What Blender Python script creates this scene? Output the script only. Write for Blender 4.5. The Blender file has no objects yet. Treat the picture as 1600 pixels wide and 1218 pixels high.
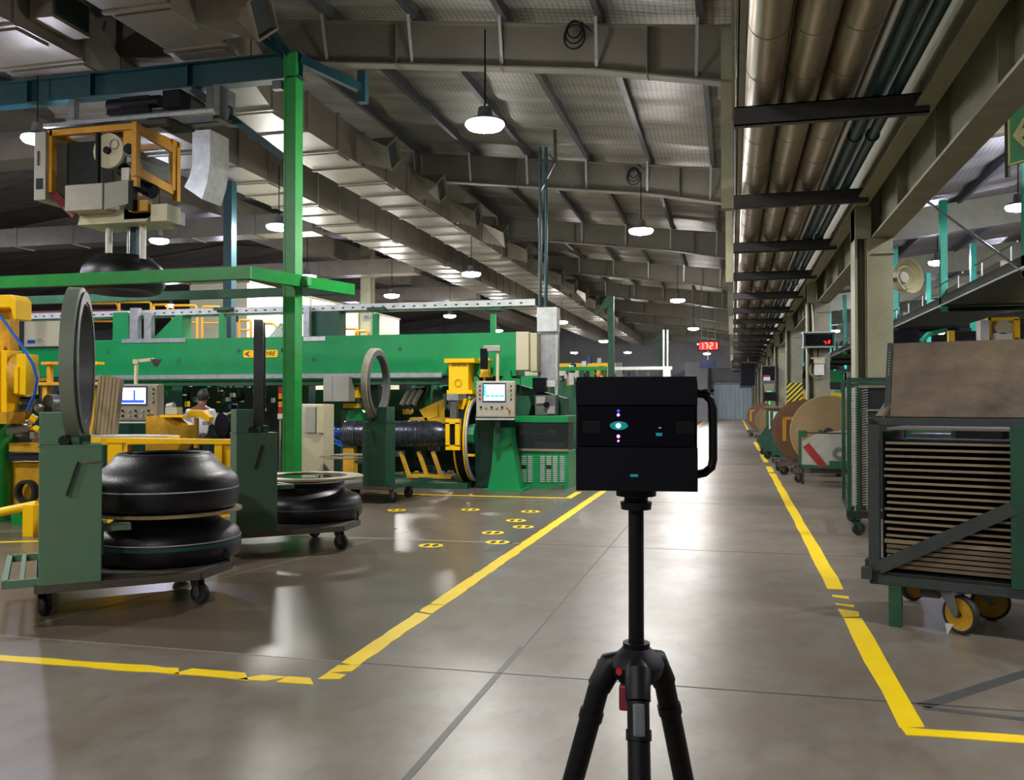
import bpy, bmesh, math, random
from mathutils import Vector, Matrix
random.seed(7)
C = bpy.context.scene.collection
PI = math.pi
# ------------------------------------------------------------------ camera model
A = math.radians(14.04); P = math.radians(.79); FX = 1380.; H = 1.5
ca, sa, cp, sp = math.cos(A), math.sin(A), math.cos(P), math.sin(P)
FV = Vector((-sa*cp, ca*cp, sp)); RV = Vector((ca, sa, 0)); UV = RV.cross(FV)
def ray(u, v): return FV + RV*((u-800)/FX) + UV*((609-v)/FX)
def ay(u, v, Y):
    d = ray(u, v); t = Y/d.y; return Vector((d.x*t, Y, H+d.z*t))
def ax(u, v, X):
    d = ray(u, v); t = X/d.x; return Vector((X, d.y*t, H+d.z*t))
def az(u, v, z):
    d = ray(u, v); t = (z-H)/d.z; return Vector((d.x*t, d.y*t, z))
ORD = ['first','second','third','fourth','fifth','sixth','seventh','eighth','ninth','tenth','eleventh','twelfth','thirteenth','fourteenth','fifteenth','sixteenth']
# ------------------------------------------------------------------ mesh builder
class MB:
    def __init__(s): s.v = []; s.f = []; s.sm = []
    def add(s, vs, fs, smooth=False):
        o = len(s.v); s.v += [tuple(v) for v in vs]; s.f += [tuple(i+o for i in f) for f in fs]; s.sm += [smooth]*len(fs); return s
    def box(s, c, size, rz=0, M=None):
        x, y, z = [a/2 for a in size]
        vs = [Vector((i, j, k)) for i in (-x, x) for j in (-y, y) for k in (-z, z)]
        R = M if M is not None else Matrix.Rotation(rz, 3, 'Z')
        vs = [R@v+Vector(c) for v in vs]
        return s.add(vs, [(0,1,3,2),(4,6,7,5),(0,4,5,1),(2,3,7,6),(0,2,6,4),(1,5,7,3)])
    def bx(s, x0, x1, y0, y1, z0, z1):
        return s.box(((x0+x1)/2,(y0+y1)/2,(z0+z1)/2), (abs(x1-x0),abs(y1-y0),abs(z1-z0)))
    def pb(s, u0, v0, u1, v1, Y, d):            # box whose front face at depth Y spans the given picture rectangle
        a = ay(u0, v0, Y); b = ay(u1, v1, Y); return s.bx(a.x, b.x, Y, Y+d, b.z, a.z)
    def bar(s, p, q, w, h=None):
        p = Vector(p); q = Vector(q); h = h or w; d = (q-p); L = d.length; d.normalize()
        up = Vector((0,0,1)) if abs(d.z) < .95 else Vector((0,1,0))
        x = d.cross(up).normalized(); z = x.cross(d)
        M = Matrix((x, d, z)).transposed()
        return s.box((p+q)/2, (w, L, h), M=M)
    def tube(s, pts, r, n=8, caps=True):
        pts = [Vector(p) for p in pts]; k = len(pts); rs = r if isinstance(r, (list, tuple)) else [r]*k
        vs = []; prev = None
        for i, p in enumerate(pts):
            d = (pts[min(i+1,k-1)]-pts[max(i-1,0)]).normalized()
            a = prev if prev is not None else (Vector((0,0,1)) if abs(d.z) < .9 else Vector((1,0,0)))
            x = (a - d*a.dot(d)).normalized(); prev = x; y = d.cross(x)
            vs += [p + (x*math.cos(2*PI*j/n)+y*math.sin(2*PI*j/n))*rs[i] for j in range(n)]
        fs = [(i*n+j, i*n+(j+1)%n, (i+1)*n+(j+1)%n, (i+1)*n+j) for i in range(k-1) for j in range(n)]
        s.add(vs, fs, True)
        if caps: s.add(vs[:n], [tuple(range(n))[::-1]]); s.add(vs[-n:], [tuple(range(n))])
        return s
    def cyl(s, p, q, r, n=16): return s.tube([p, q], r, n)
    def lathe(s, prof, c=(0,0,0), M=None, n=32, closed=False):   # profile of (r, z) about z, then M, then c
        M = M or Matrix.Identity(3); c = Vector(c); k = len(prof); vs = []
        for r, z in prof: vs += [M@Vector((r*math.cos(2*PI*j/n), r*math.sin(2*PI*j/n), z))+c for j in range(n)]
        m = k if closed else k-1
        fs = [(i*n+j, i*n+(j+1)%n, ((i+1)%k)*n+(j+1)%n, ((i+1)%k)*n+j) for i in range(m) for j in range(n)]
        return s.add(vs, fs, True)
    def ring(s, c, R, r, t, axis=(0,0,1), n=40):
        M = Vector((0,0,1)).rotation_difference(Vector(axis)).to_matrix()
        return s.lathe([(R,-t/2),(R,t/2),(r,t/2),(r,-t/2)], c, M, n, True)
    def disc(s, c, R, t, axis=(0,0,1), n=24):
        a = Vector(axis).normalized()*t/2; return s.tube([Vector(c)-a, Vector(c)+a], R, n)
    def prism(s, poly, org, ux, uy, t):         # 2-D outline in the ux/uy plane, thickness t along ux x uy
        org = Vector(org); ux = Vector(ux); uy = Vector(uy); w = ux.cross(uy).normalized()*t; n = len(poly)
        a = [org+ux*x+uy*y for x, y in poly]; b = [p+w for p in a]
        return s.add(a+b, [tuple(range(n))[::-1], tuple(range(n, 2*n))]+[(i,(i+1)%n,(i+1)%n+n,i+n) for i in range(n)])
    def pp(s, pts, Y, d):                       # prism from picture points at depth Y
        q = [ay(u, v, Y) for u, v in pts]
        if sum(q[i].x*q[(i+1)%len(q)].z-q[(i+1)%len(q)].x*q[i].z for i in range(len(q))) < 0: q = q[::-1]
        return s.prism([(p.x, p.z) for p in q], (0, Y+d, 0), (1,0,0), (0,0,1), d)
    def build(s, name, mat, parent=None, bevel=0, loc=None):
        me = bpy.data.meshes.new(name); me.from_pydata(s.v, [], s.f)
        bm = bmesh.new(); bm.from_mesh(me); bmesh.ops.recalc_face_normals(bm, faces=bm.faces)
        lay = s.sm
        for f, q in zip(bm.faces, lay): f.smooth = q
        bm.to_mesh(me); bm.free()
        me.materials.append(mat)
        o = bpy.data.objects.new(name, me); C.objects.link(o)
        if any(s.sm) and not all(s.sm) or any(s.sm):
            me.set_sharp_from_angle(angle=math.radians(38))
        if parent is not None: o.parent = parent
        if loc is not None: o.location = loc
        if bevel:
            b = o.modifiers.new('bevel', 'BEVEL'); b.width = bevel; b.segments = 2; b.limit_method = 'ANGLE'; b.angle_limit = math.radians(40)
        return o
def tag(o, label, cat, group=None, kind=None):
    if label: o['label'] = label
    if cat: o['category'] = cat
    if group: o['group'] = group
    if kind: o['kind'] = kind
    return o
def thing(name, label, cat, loc=(0,0,0), rz=0, group=None):
    o = bpy.data.objects.new(name, None); C.objects.link(o); o.empty_display_size = .1
    o.location = loc; o.rotation_euler = (0, 0, rz); return tag(o, label, cat, group)
def struct(name, mb, mat, bevel=0):
    o = mb.build(name, mat, None, bevel); o['kind'] = 'structure'; return o
KIDS = {}
def dup(root, loc=None, rz=None, label=None, group=None, scale=None):
    kids = {}
    for o in bpy.data.objects:
        if o.parent is not None: kids.setdefault(o.parent.name, []).append(o)
    def rec(o, par):
        c = o.copy(); C.objects.link(c)
        if par is not None: c.parent = par
        for k in kids.get(o.name, []): rec(k, c)
        return c
    r = rec(root, None)
    if loc is not None: r.location = loc
    if rz is not None: r.rotation_euler = (0, 0, rz)
    if label: r['label'] = label
    if group: r['group'] = group
    if scale is not None: r.scale = scale
    return r
# ------------------------------------------------------------------ materials
def lin(h):
    c = [int(h[i:i+2], 16)/255 for i in (0, 2, 4)]
    return tuple((x/12.92 if x <= .04045 else ((x+.055)/1.055)**2.4) for x in c)+(1,)
def mat(name, col, rough=.5, metal=0, col2=None, scale=6, bump=0, bscale=40, spec=.5, coat=0, amount=.5, stretch=None):
    m = bpy.data.materials.new(name); m.use_nodes = True; nt = m.node_tree; N = nt.nodes; L = nt.links
    b = N['Principled BSDF']; b.inputs['Roughness'].default_value = rough; b.inputs['Metallic'].default_value = metal
    b.inputs['Specular IOR Level'].default_value = spec
    if coat: b.inputs['Coat Weight'].default_value = coat; b.inputs['Coat Roughness'].default_value = .15
    tc = N.new('ShaderNodeTexCoord'); src = tc.outputs['Object']
    if stretch:
        mp = N.new('ShaderNodeMapping'); mp.inputs['Scale'].default_value = stretch; L.new(src, mp.inputs['Vector']); src = mp.outputs['Vector']
    c1 = lin(col); c2 = lin(col2) if col2 else tuple(x*.72 for x in c1[:3])+(1,)
    nz = N.new('ShaderNodeTexNoise'); nz.inputs['Scale'].default_value = scale; nz.inputs['Detail'].default_value = 6; nz.inputs['Roughness'].default_value = .65
    L.new(src, nz.inputs['Vector'])
    rp = N.new('ShaderNodeValToRGB'); rp.color_ramp.elements[0].position = max(.02, .55-amount*.5); rp.color_ramp.elements[1].position = min(.98, .55+amount*.35)
    rp.color_ramp.elements[0].color = c1; rp.color_ramp.elements[1].color = c2
    L.new(nz.outputs['Fac'], rp.inputs['Fac']); L.new(rp.outputs['Color'], b.inputs['Base Color'])
    if bump:
        n2 = N.new('ShaderNodeTexNoise'); n2.inputs['Scale'].default_value = bscale; n2.inputs['Detail'].default_value = 4; L.new(src, n2.inputs['Vector'])
        bp = N.new('ShaderNodeBump'); bp.inputs['Strength'].default_value = bump; bp.inputs['Distance'].default_value = .02
        L.new(n2.outputs['Fac'], bp.inputs['Height']); L.new(bp.outputs['Normal'], b.inputs['Normal'])
    return m
def emit(name, col, strength):
    m = bpy.data.materials.new(name); m.use_nodes = True; N = m.node_tree.nodes
    b = N['Principled BSDF']; c = lin(col); b.inputs['Base Color'].default_value = c
    b.inputs['Emission Color'].default_value = c; b.inputs['Emission Strength'].default_value = strength; b.inputs['Roughness'].default_value = .4
    return m
M = {}
M['green'] = mat('green_machine_paint', '0f9a55', .38, 0, '0b7f46', 3, amount=.9)
M['green_rail'] = mat('bright_green_paint', '0f9238', .4, 0, '0c7a30', 4)
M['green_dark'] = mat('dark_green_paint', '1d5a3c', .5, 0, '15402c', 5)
M['green_old'] = mat('worn_green_paint', '5a9474', .6, 0, '6e8068', 4, .2, 30, amount=1.0)
M['green_old2'] = mat('worn_dark_green_paint', '3c6a52', .6, 0, '586a5c', 5, .2, 30, amount=.9)
M['green_deep'] = mat('deep_green_paint', '14523a', .5, 0, '1a3a2e', 4)
M['teal'] = mat('teal_steel_paint', '0b424a', .45, 0, '09323c', 3)
M['teal_light'] = mat('light_teal_paint', '30d0b0', .4, 0, '28b89c', 3)
M['yellow'] = mat('yellow_machine_paint', 'ffd000', .4, 0, 'f6c000', 3, amount=.8)
M['yellow_worn'] = mat('worn_yellow_paint', 'e8b010', .55, 0, '94701c', 7, amount=.8)
M['orange'] = mat('orange_paint', 'd69a18', .45, 0, 'b57c14', 5)
M['cream'] = mat('cream_steel_paint', '908f76', .55, 0, '7c7a62', 3)
M['cream_light'] = mat('pale_cream_paint', 'cfc9a2', .5, 0, 'b9b28c', 3)
M['rafter'] = mat('grey_beige_primer', '757166', .6, 0, '646056', 1.2)
M['purlin'] = mat('grey_purlin_steel', '5a5c62', .5, .3, '44464c', 2)
M['galv'] = mat('galvanised_steel', 'b9bcc0', .38, .55, '94989c', 9)
M['galv_light'] = mat('bright_tray_steel', 'd8dcda', .45, .2, 'b4b8b8', 6)
M['duct'] = mat('foil_duct_grey', '8f887c', .42, .35, '6f695f', 2.5, .35, 9, amount=.8, stretch=(1,.35,1))
M['pipe'] = mat('aluminium_pipe_cladding', 'a89c86', .33, .75, '857a66', 3, .08, 12, stretch=(1,.15,1))
M['white_pipe'] = mat('white_pipe', 'd8dade', .3, .2)
M['black'] = mat('black_plastic', '030512', .55, 0, '03040e', 6, spec=.2)
M['black_gloss'] = mat('black_glass', '02030a', .1, 0, '02030a', 2, spec=.3)
M['black_matte'] = mat('black_rubberised_metal', '08080c', .5, 0, '060609', 9, spec=.25)
M['rubber'] = mat('black_rubber', '0f1119', .4, 0, '0a0b12', 7, .12, 60, spec=.5)
M['wheel_rubber'] = mat('caster_rubber', '1c1c1c', .6, 0, '2e2c28', 9)
M['stripe'] = mat('white_tyre_stripe', 'd8d8dc', .5)
M['stripe_teal'] = mat('teal_tyre_stripe', '1f5a60', .5)
M['stripe_olive'] = mat('olive_tyre_stripe', '59604a', .5)
M['steel_dirty'] = mat('dirty_deck_steel', '6f6860', .55, .2, '4c443e', 7, .2, 30, amount=1)
M['conveyor'] = mat('black_green_conveyor', '0c241e', .55, 0, '0a1a18', 4, spec=.25)
M['bracket'] = mat('grey_black_channel', '4c4a4a', .5, .2, '3c3a3a', 5)
M['drum'] = mat('film_wrapped_drum', '5c6068', .25, .6, '2c2e34', 14, .3, 30)
M['hoop'] = mat('grey_green_hoop', '7d9486', .55, 0, '8c8c7e', 5, .15, 30, amount=1)
M['steel_dark'] = mat('dark_steel', '34383a', .45, .35, '26292b', 8)
M['steel_mid'] = mat('mid_grey_steel', '74787a', .4, .4, '5a5d60', 6)
M['frame_dark'] = mat('dark_green_black_frame', '2c3434', .5, .1, '3e4644', 6, .15, 30)
M['board'] = mat('worn_brown_board', '7a6a52', .6, 0, '5a4c3c', 3, .1, 20, amount=1, stretch=(.4,1,1))
M['board_shade'] = mat('board_face_gap_shade', '2a231c', .7, 0, '1c1813', 5)  # board bodies coloured dark to stand for shade in the tight gaps
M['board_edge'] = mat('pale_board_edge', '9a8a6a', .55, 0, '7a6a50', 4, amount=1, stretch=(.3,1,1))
M['panel_brown'] = mat('brown_grey_sheet', '84745c', .5, .1, '463c34', 2.6, .15, 12, amount=.55, stretch=(1,1,1.6))
M['wood'] = mat('plywood_edge', 'c0a878', .6, 0, '9c8458', 8)
M['ring_edge'] = mat('aluminium_ring', 'a8a494', .45, .3, '8a8676', 6)
M['ring_grey'] = mat('grey_ring_lining', '55585a', .5, .1, '484a4c', 6)
M['console'] = mat('console_grey_beige', 'b4b0a0', .45, 0, 'a29e8e', 3)
M['console_dark'] = mat('console_panel_taupe', '8e8674', .45, 0, '7c7464', 3)
M['cabinet'] = mat('cabinet_beige', 'c9c3a6', .45, 0, 'bdb799', 2)
M['cabinet_grey'] = mat('cabinet_grey', 'a3a298', .45, 0, '94938a', 2)
M['white'] = mat('white_paint', 'd9d8d2', .5, 0, 'c8c6be', 3)
M['container'] = mat('cream_wall_panel', 'e2dfc2', .55, 0, 'd6d2b4', 1)
M['white_dirty'] = mat('scuffed_white_panel', 'b6b5ac', .55, 0, '8f8e84', 4, amount=1)
M['red'] = mat('red_plastic', 'a81e1e', .4)
M['red_tape'] = mat('red_sticker', '9c2220', .5, 0, '7c1a18', 9)
M['maroon'] = mat('maroon_beam', '7a1f30', .5)
M['blue'] = mat('blue_hose', '1e62c8', .35)
M['reel_face'] = mat('reel_plywood', 'a08a62', .6, 0, '80693f', 2.5, .1, 20, amount=1)
M['reel_brown'] = mat('reel_brown_board', '7a5434', .55, 0, '583a22', 4, amount=1)
M['skin'] = mat('skin_brown', '7a4c34', .5)
M['hair'] = mat('black_hair', '17130f', .6)
M['shirt'] = mat('white_shirt', 'dcdde2', .8, 0, 'c8cad2', 5)
M['trousers'] = mat('dark_trousers', '2c3140', .8)
M['shoe'] = mat('black_shoe', '141414', .5)
M['line'] = mat('yellow_floor_paint', 'ffe000', .4, 0, 'f4d000', 5, amount=.8)
M['line_pale'] = mat('pale_joint_filler', '9a948a', .4)
M['joint'] = mat('dark_joint', '4c4844', .5)
M['patch'] = mat('grey_floor_patch', '57585a', .35, 0, '4a4a4c', 4)
M['hole'] = mat('dark_recess', '0c2018', .7)
M['hole_green'] = mat('dull_green_plug', '2a6a52', .6)
M['screen_rim'] = mat('screen_rim_navy', '1a2a5a', .4)
M['lens'] = emit('lamp_lens', 'fbf8f4', 300)
M['lens_cool'] = emit('cool_lamp_lens', 'e6e6ff', 300)
M['screen_white'] = emit('console_screen_white', 'dfe8ff', 1.6)
M['screen_blue'] = emit('console_screen_blue', '2040e0', 1.5)
M['screen_cyan'] = emit('console_screen_cyan', '2f9cf0', 1.5)
M['led_red'] = emit('red_led', 'ff1408', 5)
M['led_white'] = emit('clock_digit_glow', 'ff9080', 3)
M['glow_pink'] = emit('scan_lens_glow', 'e060e0', 5)
M['glow_core'] = emit('scan_lens_core', 'ffd8ff', 8)
M['reflex_led_teal'] = emit('teal_reflex_led', '0c6f72', .5)  # status light, and the reflections painted on the scanner lenses
M['amber'] = mat('amber_plastic', 'e08a18', .3)
M['sign_green'] = mat('exit_sign_green', '3f9a6c', .4, 0, '55a880', 2)
M['sign_cream'] = mat('exit_sign_cream', 'e6e2a8', .5)
M['hazard'] = None
def glass_mat(name, col, rough=.05, alpha=.35):
    m = bpy.data.materials.new(name); m.use_nodes = True; N = m.node_tree.nodes; b = N['Principled BSDF']
    b.inputs['Base Color'].default_value = lin(col); b.inputs['Roughness'].default_value = rough; b.inputs['Alpha'].default_value = alpha; return m
M['glass_dark'] = glass_mat('smoked_guard_pane', '3a4240', .06, .45)
M['glass'] = glass_mat('clear_guard_pane', '9aa4a4', .05, .2)
def hazard_mat():
    m = bpy.data.materials.new('hazard_stripes'); m.use_nodes = True; N = m.node_tree.nodes; L = m.node_tree.links; b = N['Principled BSDF']
    tc = N.new('ShaderNodeTexCoord'); sx = N.new('ShaderNodeSeparateXYZ'); L.new(tc.outputs['Object'], sx.inputs[0])
    ad = N.new('ShaderNodeMath'); ad.operation = 'SUBTRACT'; L.new(sx.outputs['X'], ad.inputs[0]); L.new(sx.outputs['Z'], ad.inputs[1])
    ml = N.new('ShaderNodeMath'); ml.operation = 'MULTIPLY'; ml.inputs[1].default_value = 6.5; L.new(ad.outputs[0], ml.inputs[0])
    fr = N.new('ShaderNodeMath'); fr.operation = 'FRACT'; L.new(ml.outputs[0], fr.inputs[0])
    gt = N.new('ShaderNodeMath'); gt.operation = 'GREATER_THAN'; gt.inputs[1].default_value = .5; L.new(fr.outputs[0], gt.inputs[0])
    mx = N.new('ShaderNodeMix'); mx.data_type = 'RGBA'; L.new(gt.outputs[0], mx.inputs[0]); mx.inputs[6].default_value = lin('141410'); mx.inputs[7].default_value = lin('d8c41c')
    L.new(mx.outputs[2], b.inputs['Base Color']); return m
M['hazard'] = hazard_mat()
def floor_mat():
    m = bpy.data.materials.new('polished_concrete'); m.use_nodes = True; nt = m.node_tree; N = nt.nodes; L = nt.links; b = N['Principled BSDF']
    tc = N.new('ShaderNodeTexCoord'); src = tc.outputs['Object']
    def noise(s, d=6, r=.6, st=None):
        n = N.new('ShaderNodeTexNoise'); n.inputs['Scale'].default_value = s; n.inputs['Detail'].default_value = d; n.inputs['Roughness'].default_value = r
        if st:
            mp = N.new('ShaderNodeMapping'); mp.inputs['Scale'].default_value = st; L.new(src, mp.inputs['Vector']); L.new(mp.outputs['Vector'], n.inputs['Vector'])
        else: L.new(src, n.inputs['Vector'])
        return n
    def mix(f, a, c, typ='MIX'):
        x = N.new('ShaderNodeMix'); x.data_type = 'RGBA'; x.blend_type = typ
        if isinstance(f, float): x.inputs[0].default_value = f
        else: L.new(f, x.inputs[0])
        for k, q in ((6, a), (7, c)):
            if isinstance(q, str): x.inputs[k].default_value = lin(q)
            else: L.new(q, x.inputs[k])
        return x.outputs[2]
    def ramp(o, p0, p1):
        r = N.new('ShaderNodeMapRange'); r.inputs['From Min'].default_value = p0; r.inputs['From Max'].default_value = p1; L.new(o, r.inputs['Value']); return r.outputs['Result']
    n1 = noise(.55, 8, .62); n2 = noise(2.2, 8, .7); n3 = noise(7, 5, .6, (1,.5,1)); n4 = noise(60, 3)
    aisle = mix(ramp(n1.outputs['Fac'], .32, .68), '827d75', '69625a'); aisle = mix(ramp(n2.outputs['Fac'], .42, .78), aisle, '70604f')
    shop = mix(ramp(n1.outputs['Fac'], .32, .68), '6e6355', '524940'); shop = mix(ramp(n2.outputs['Fac'], .45, .9), shop, '766a5a')
    sx = N.new('ShaderNodeSeparateXYZ'); L.new(src, sx.inputs[0])
    lf = N.new('ShaderNodeMath'); lf.operation = 'LESS_THAN'; lf.inputs[1].default_value = -2.13; L.new(sx.outputs['X'], lf.inputs[0])
    gy = N.new('ShaderNodeMath'); gy.operation = 'GREATER_THAN'; gy.inputs[1].default_value = 4.75; L.new(sx.outputs['Y'], gy.inputs[0])
    mu = N.new('ShaderNodeMath'); mu.operation = 'MULTIPLY'; L.new(lf.outputs[0], mu.inputs[0]); L.new(gy.outputs[0], mu.inputs[1])
    col = mix(mu.outputs[0], aisle, shop)
    col = mix(ramp(n3.outputs['Fac'], .5, .9), col, '5a5249'); col = mix(.06, col, n4.outputs['Color'], 'OVERLAY')
    L.new(col, b.inputs['Base Color'])
    r = N.new('ShaderNodeMapRange'); r.inputs['From Min'].default_value = .3; r.inputs['From Max'].default_value = .7; r.inputs['To Min'].default_value = .26; r.inputs['To Max'].default_value = .33
    L.new(n1.outputs['Fac'], r.inputs['Value']); rb = N.new('ShaderNodeMath'); rb.operation = 'MULTIPLY_ADD'; rb.inputs[1].default_value = -.05; rb.inputs[2].default_value = .05; L.new(mu.outputs[0], rb.inputs[0])
    ra = N.new('ShaderNodeMath'); ra.operation = 'ADD'; L.new(r.outputs['Result'], ra.inputs[0]); L.new(rb.outputs[0], ra.inputs[1]); L.new(ra.outputs[0], b.inputs['Roughness'])
    b.inputs['Specular IOR Level'].default_value = .5
    bp = N.new('ShaderNodeBump'); bp.inputs['Strength'].default_value = .012; bp.inputs['Distance'].default_value = .01; L.new(n3.outputs['Fac'], bp.inputs['Height']); L.new(bp.outputs['Normal'], b.inputs['Normal'])
    return m
M['floor'] = floor_mat()
def roof_mat():
    m = bpy.data.materials.new('foil_roof_insulation'); m.use_nodes = True; nt = m.node_tree; N = nt.nodes; L = nt.links; b = N['Principled BSDF']
    tc = N.new('ShaderNodeTexCoord')
    mp = N.new('ShaderNodeMapping'); mp.inputs['Scale'].default_value = (.25, 1.6, 1); L.new(tc.outputs['Object'], mp.inputs['Vector'])
    nz = N.new('ShaderNodeTexNoise'); nz.inputs['Scale'].default_value = 1.6; nz.inputs['Detail'].default_value = 5; L.new(mp.outputs['Vector'], nz.inputs['Vector'])
    rp = N.new('ShaderNodeValToRGB'); rp.color_ramp.elements[0].position = .35; rp.color_ramp.elements[1].position = .68
    rp.color_ramp.elements[0].color = lin('7e7a78'); rp.color_ramp.elements[1].color = lin('a8a198'); L.new(nz.outputs['Fac'], rp.inputs['Fac'])
    br = N.new('ShaderNodeTexBrick'); br.offset = 0; br.inputs['Scale'].default_value = 1; br.inputs['Mortar Size'].default_value = .008; br.inputs['Brick Width'].default_value = .09; br.inputs['Row Height'].default_value = .09
    br.inputs['Color1'].default_value = (1,1,1,1); br.inputs['Color2'].default_value = (1,1,1,1); br.inputs['Mortar'].default_value = (.45,.45,.45,1); L.new(tc.outputs['Object'], br.inputs['Vector'])
    mx = N.new('ShaderNodeMix'); mx.data_type = 'RGBA'; mx.blend_type = 'MULTIPLY'; mx.inputs[0].default_value = 1
    L.new(rp.outputs['Color'], mx.inputs[6]); L.new(br.outputs['Color'], mx.inputs[7]); L.new(mx.outputs[2], b.inputs['Base Color'])
    b.inputs['Metallic'].default_value = .25; b.inputs['Roughness'].default_value = .45
    bp = N.new('ShaderNodeBump'); bp.inputs['Strength'].default_value = .5; bp.inputs['Distance'].default_value = .06; L.new(nz.outputs['Fac'], bp.inputs['Height']); L.new(bp.outputs['Normal'], b.inputs['Normal'])
    return m
M['roof'] = roof_mat()
M['wall'] = mat('grey_wall_sheet', '7c7e84', .6, 0, '6a6c72', .6)
M['wall_dark'] = mat('dim_wall_sheet', '8c8c92', .6, 0, '74747a', .5)
M['door'] = mat('blue_grey_strip_door', 'c2d2de', .35, 0, '9cb2c2', 1.2, .1, 4, amount=1, stretch=(3,1,.4))
# ------------------------------------------------------------------ camera, world, colour
cd = bpy.data.cameras.new('camera'); cam = bpy.data.objects.new('camera', cd); C.objects.link(cam)
cam.location = (0, 0, H); Rm = Matrix((RV, UV, -FV)).transposed(); cam.rotation_euler = Rm.to_euler()
cd.sensor_width = 36; cd.lens = FX/1600*36; cd.clip_start = .05; cd.clip_end = 300
sc = bpy.context.scene; sc.camera = cam
w = bpy.data.worlds.new('world'); sc.world = w; w.use_nodes = True
w.node_tree.nodes['Background'].inputs[0].default_value = (.02, .021, .025, 1); w.node_tree.nodes['Background'].inputs[1].default_value = 1
sc.view_settings.view_transform = 'Standard'; sc.view_settings.look = 'None'; sc.view_settings.gamma = 1; sc.view_settings.exposure = .6
sc.cycles.max_bounces = 7; sc.cycles.diffuse_bounces = 4; sc.cycles.glossy_bounces = 3; sc.cycles.transparent_max_bounces = 6; sc.cycles.sample_clamp_indirect = 6
sc.cycles.use_denoising = True
# ------------------------------------------------------------------ text
def text(name, s, size, mat_, parent, loc, rot, depth=.004, shear=0, align='CENTER'):
    cu = bpy.data.curves.new(name, 'FONT'); cu.body = s; cu.size = size; cu.extrude = depth/2; cu.shear = shear; cu.align_x = align; cu.align_y = 'CENTER'; cu.resolution_u = 3
    t = bpy.data.objects.new(name, cu); C.objects.link(t)
    me = bpy.data.meshes.new_from_object(t.evaluated_get(bpy.context.evaluated_depsgraph_get()))
    bpy.data.objects.remove(t); me.materials.clear(); me.materials.append(mat_)
    o = bpy.data.objects.new(name, me); C.objects.link(o); o.parent = parent; o.location = loc; o.rotation_euler = rot; return o
SEG = {'0':'abcdef','1':'bc','2':'abged','7':'abc','3':'abgcd','4':'fgbc','5':'afgcd','6':'afgedc','8':'abcdefg','9':'abcfgd'}
def seven(mb, ch, x, y, z, w, h, t):          # one digit of a segment display, facing -y
    S = {'a':(0,h/2,1),'g':(0,0,1),'d':(0,-h/2,1),'f':(-w/2,h/4,0),'b':(w/2,h/4,0),'e':(-w/2,-h/4,0),'c':(w/2,-h/4,0)}
    for k in SEG[ch]:
        dx, dz, hz = S[k]
        mb.box((x+dx, y, z+dz), (w*.85 if hz else t, .01, t if hz else h*.44))
# ================================================================== SETTING
struct('floor', MB().bx(-46, 26, -9, 82, -.2, 0), M['floor'])
def line(pts, w, mat_, name='floor_marking', gaps=(), z=.003, seed=1, rag=.0):
    """painted strip from a to b with worn gaps and ragged edges; gaps as (start, end) in metres along it"""
    rnd = random.Random(seed); a, b = Vector(pts[0]+(0,)), Vector(pts[1]+(0,)); d = b-a; Ln = d.length; d.normalize(); n = Vector((-d.y, d.x, 0))
    mb = MB(); t = 0; step = .12 if Ln < 25 else .5
    cuts = sorted(list(gaps))
    segs = []; s = 0
    for g0, g1 in cuts: segs.append((s, g0)); s = g1
    segs.append((s, Ln))
    for s0, s1 in segs:
        k = max(1, int((s1-s0)/step)); vs = []
        for i in range(k+1):
            q = s0+(s1-s0)*i/k; e = rag if 0 < i < k else rag*2.5
            sk = rnd.uniform(-1, 1)*rag*3 if i in (0, k) and rag else 0
            for sd in (-1, 1):
                p = a+d*(q+sk*sd)+n*sd*(w/2+rnd.uniform(-1, .4)*rag); vs += [p+Vector((0,0,0)), p+Vector((0,0,z))]
        fs = []
        for i in range(k):
            o = i*4; fs += [(o+1, o+5, o+7, o+3), (o, o+4, o+5, o+1), (o+2, o+3, o+7, o+6)]
        fs += [(0,1,3,2), (k*4, k*4+2, k*4+3, k*4+1)]
        mb.add(vs, fs)
    return struct(name, mb, mat_)
line(((-2.13, 4.42), (-2.13, 13.85)), .125, M['line'], gaps=((.1,.13),(.26,.275),(1.52,1.56),(1.8,1.82)), rag=.01, seed=3)
line(((-2.13, 13.9), (-2.13, 78)), .12, M['line'], gaps=((9,10.4),(18,22),(30,36)), rag=.012, seed=5)
line(((-9, 4.22), (-2.2, 4.36)), .115, M['line'], gaps=((6.0,6.02),(6.42,6.44),(6.6,6.63)), rag=.016, seed=8)
line(((.8, 4.42), (.8, 78)), .13, M['line'], gaps=((2.12,2.16),(2.36,2.5),(2.56,2.78),(2.86,3.1),(15,15.3),(17,18.5),(22,24),(30,40)), rag=.012, seed=4)
line(((.75, 4.36), (6, 4.62)), .1, M['line'], gaps=(), rag=.008, seed=12)
line(((-12, 13.45), (-2.5, 13.62)), .09, M['line'], rag=.006, seed=14)
line(((-2.5, 13.6), (-2.5, 14.6)), .1, M['line'], seed=15)
line(((-8.6, 7.4), (-5.5, 8.9)), .07, M['line'], seed=16)
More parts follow.
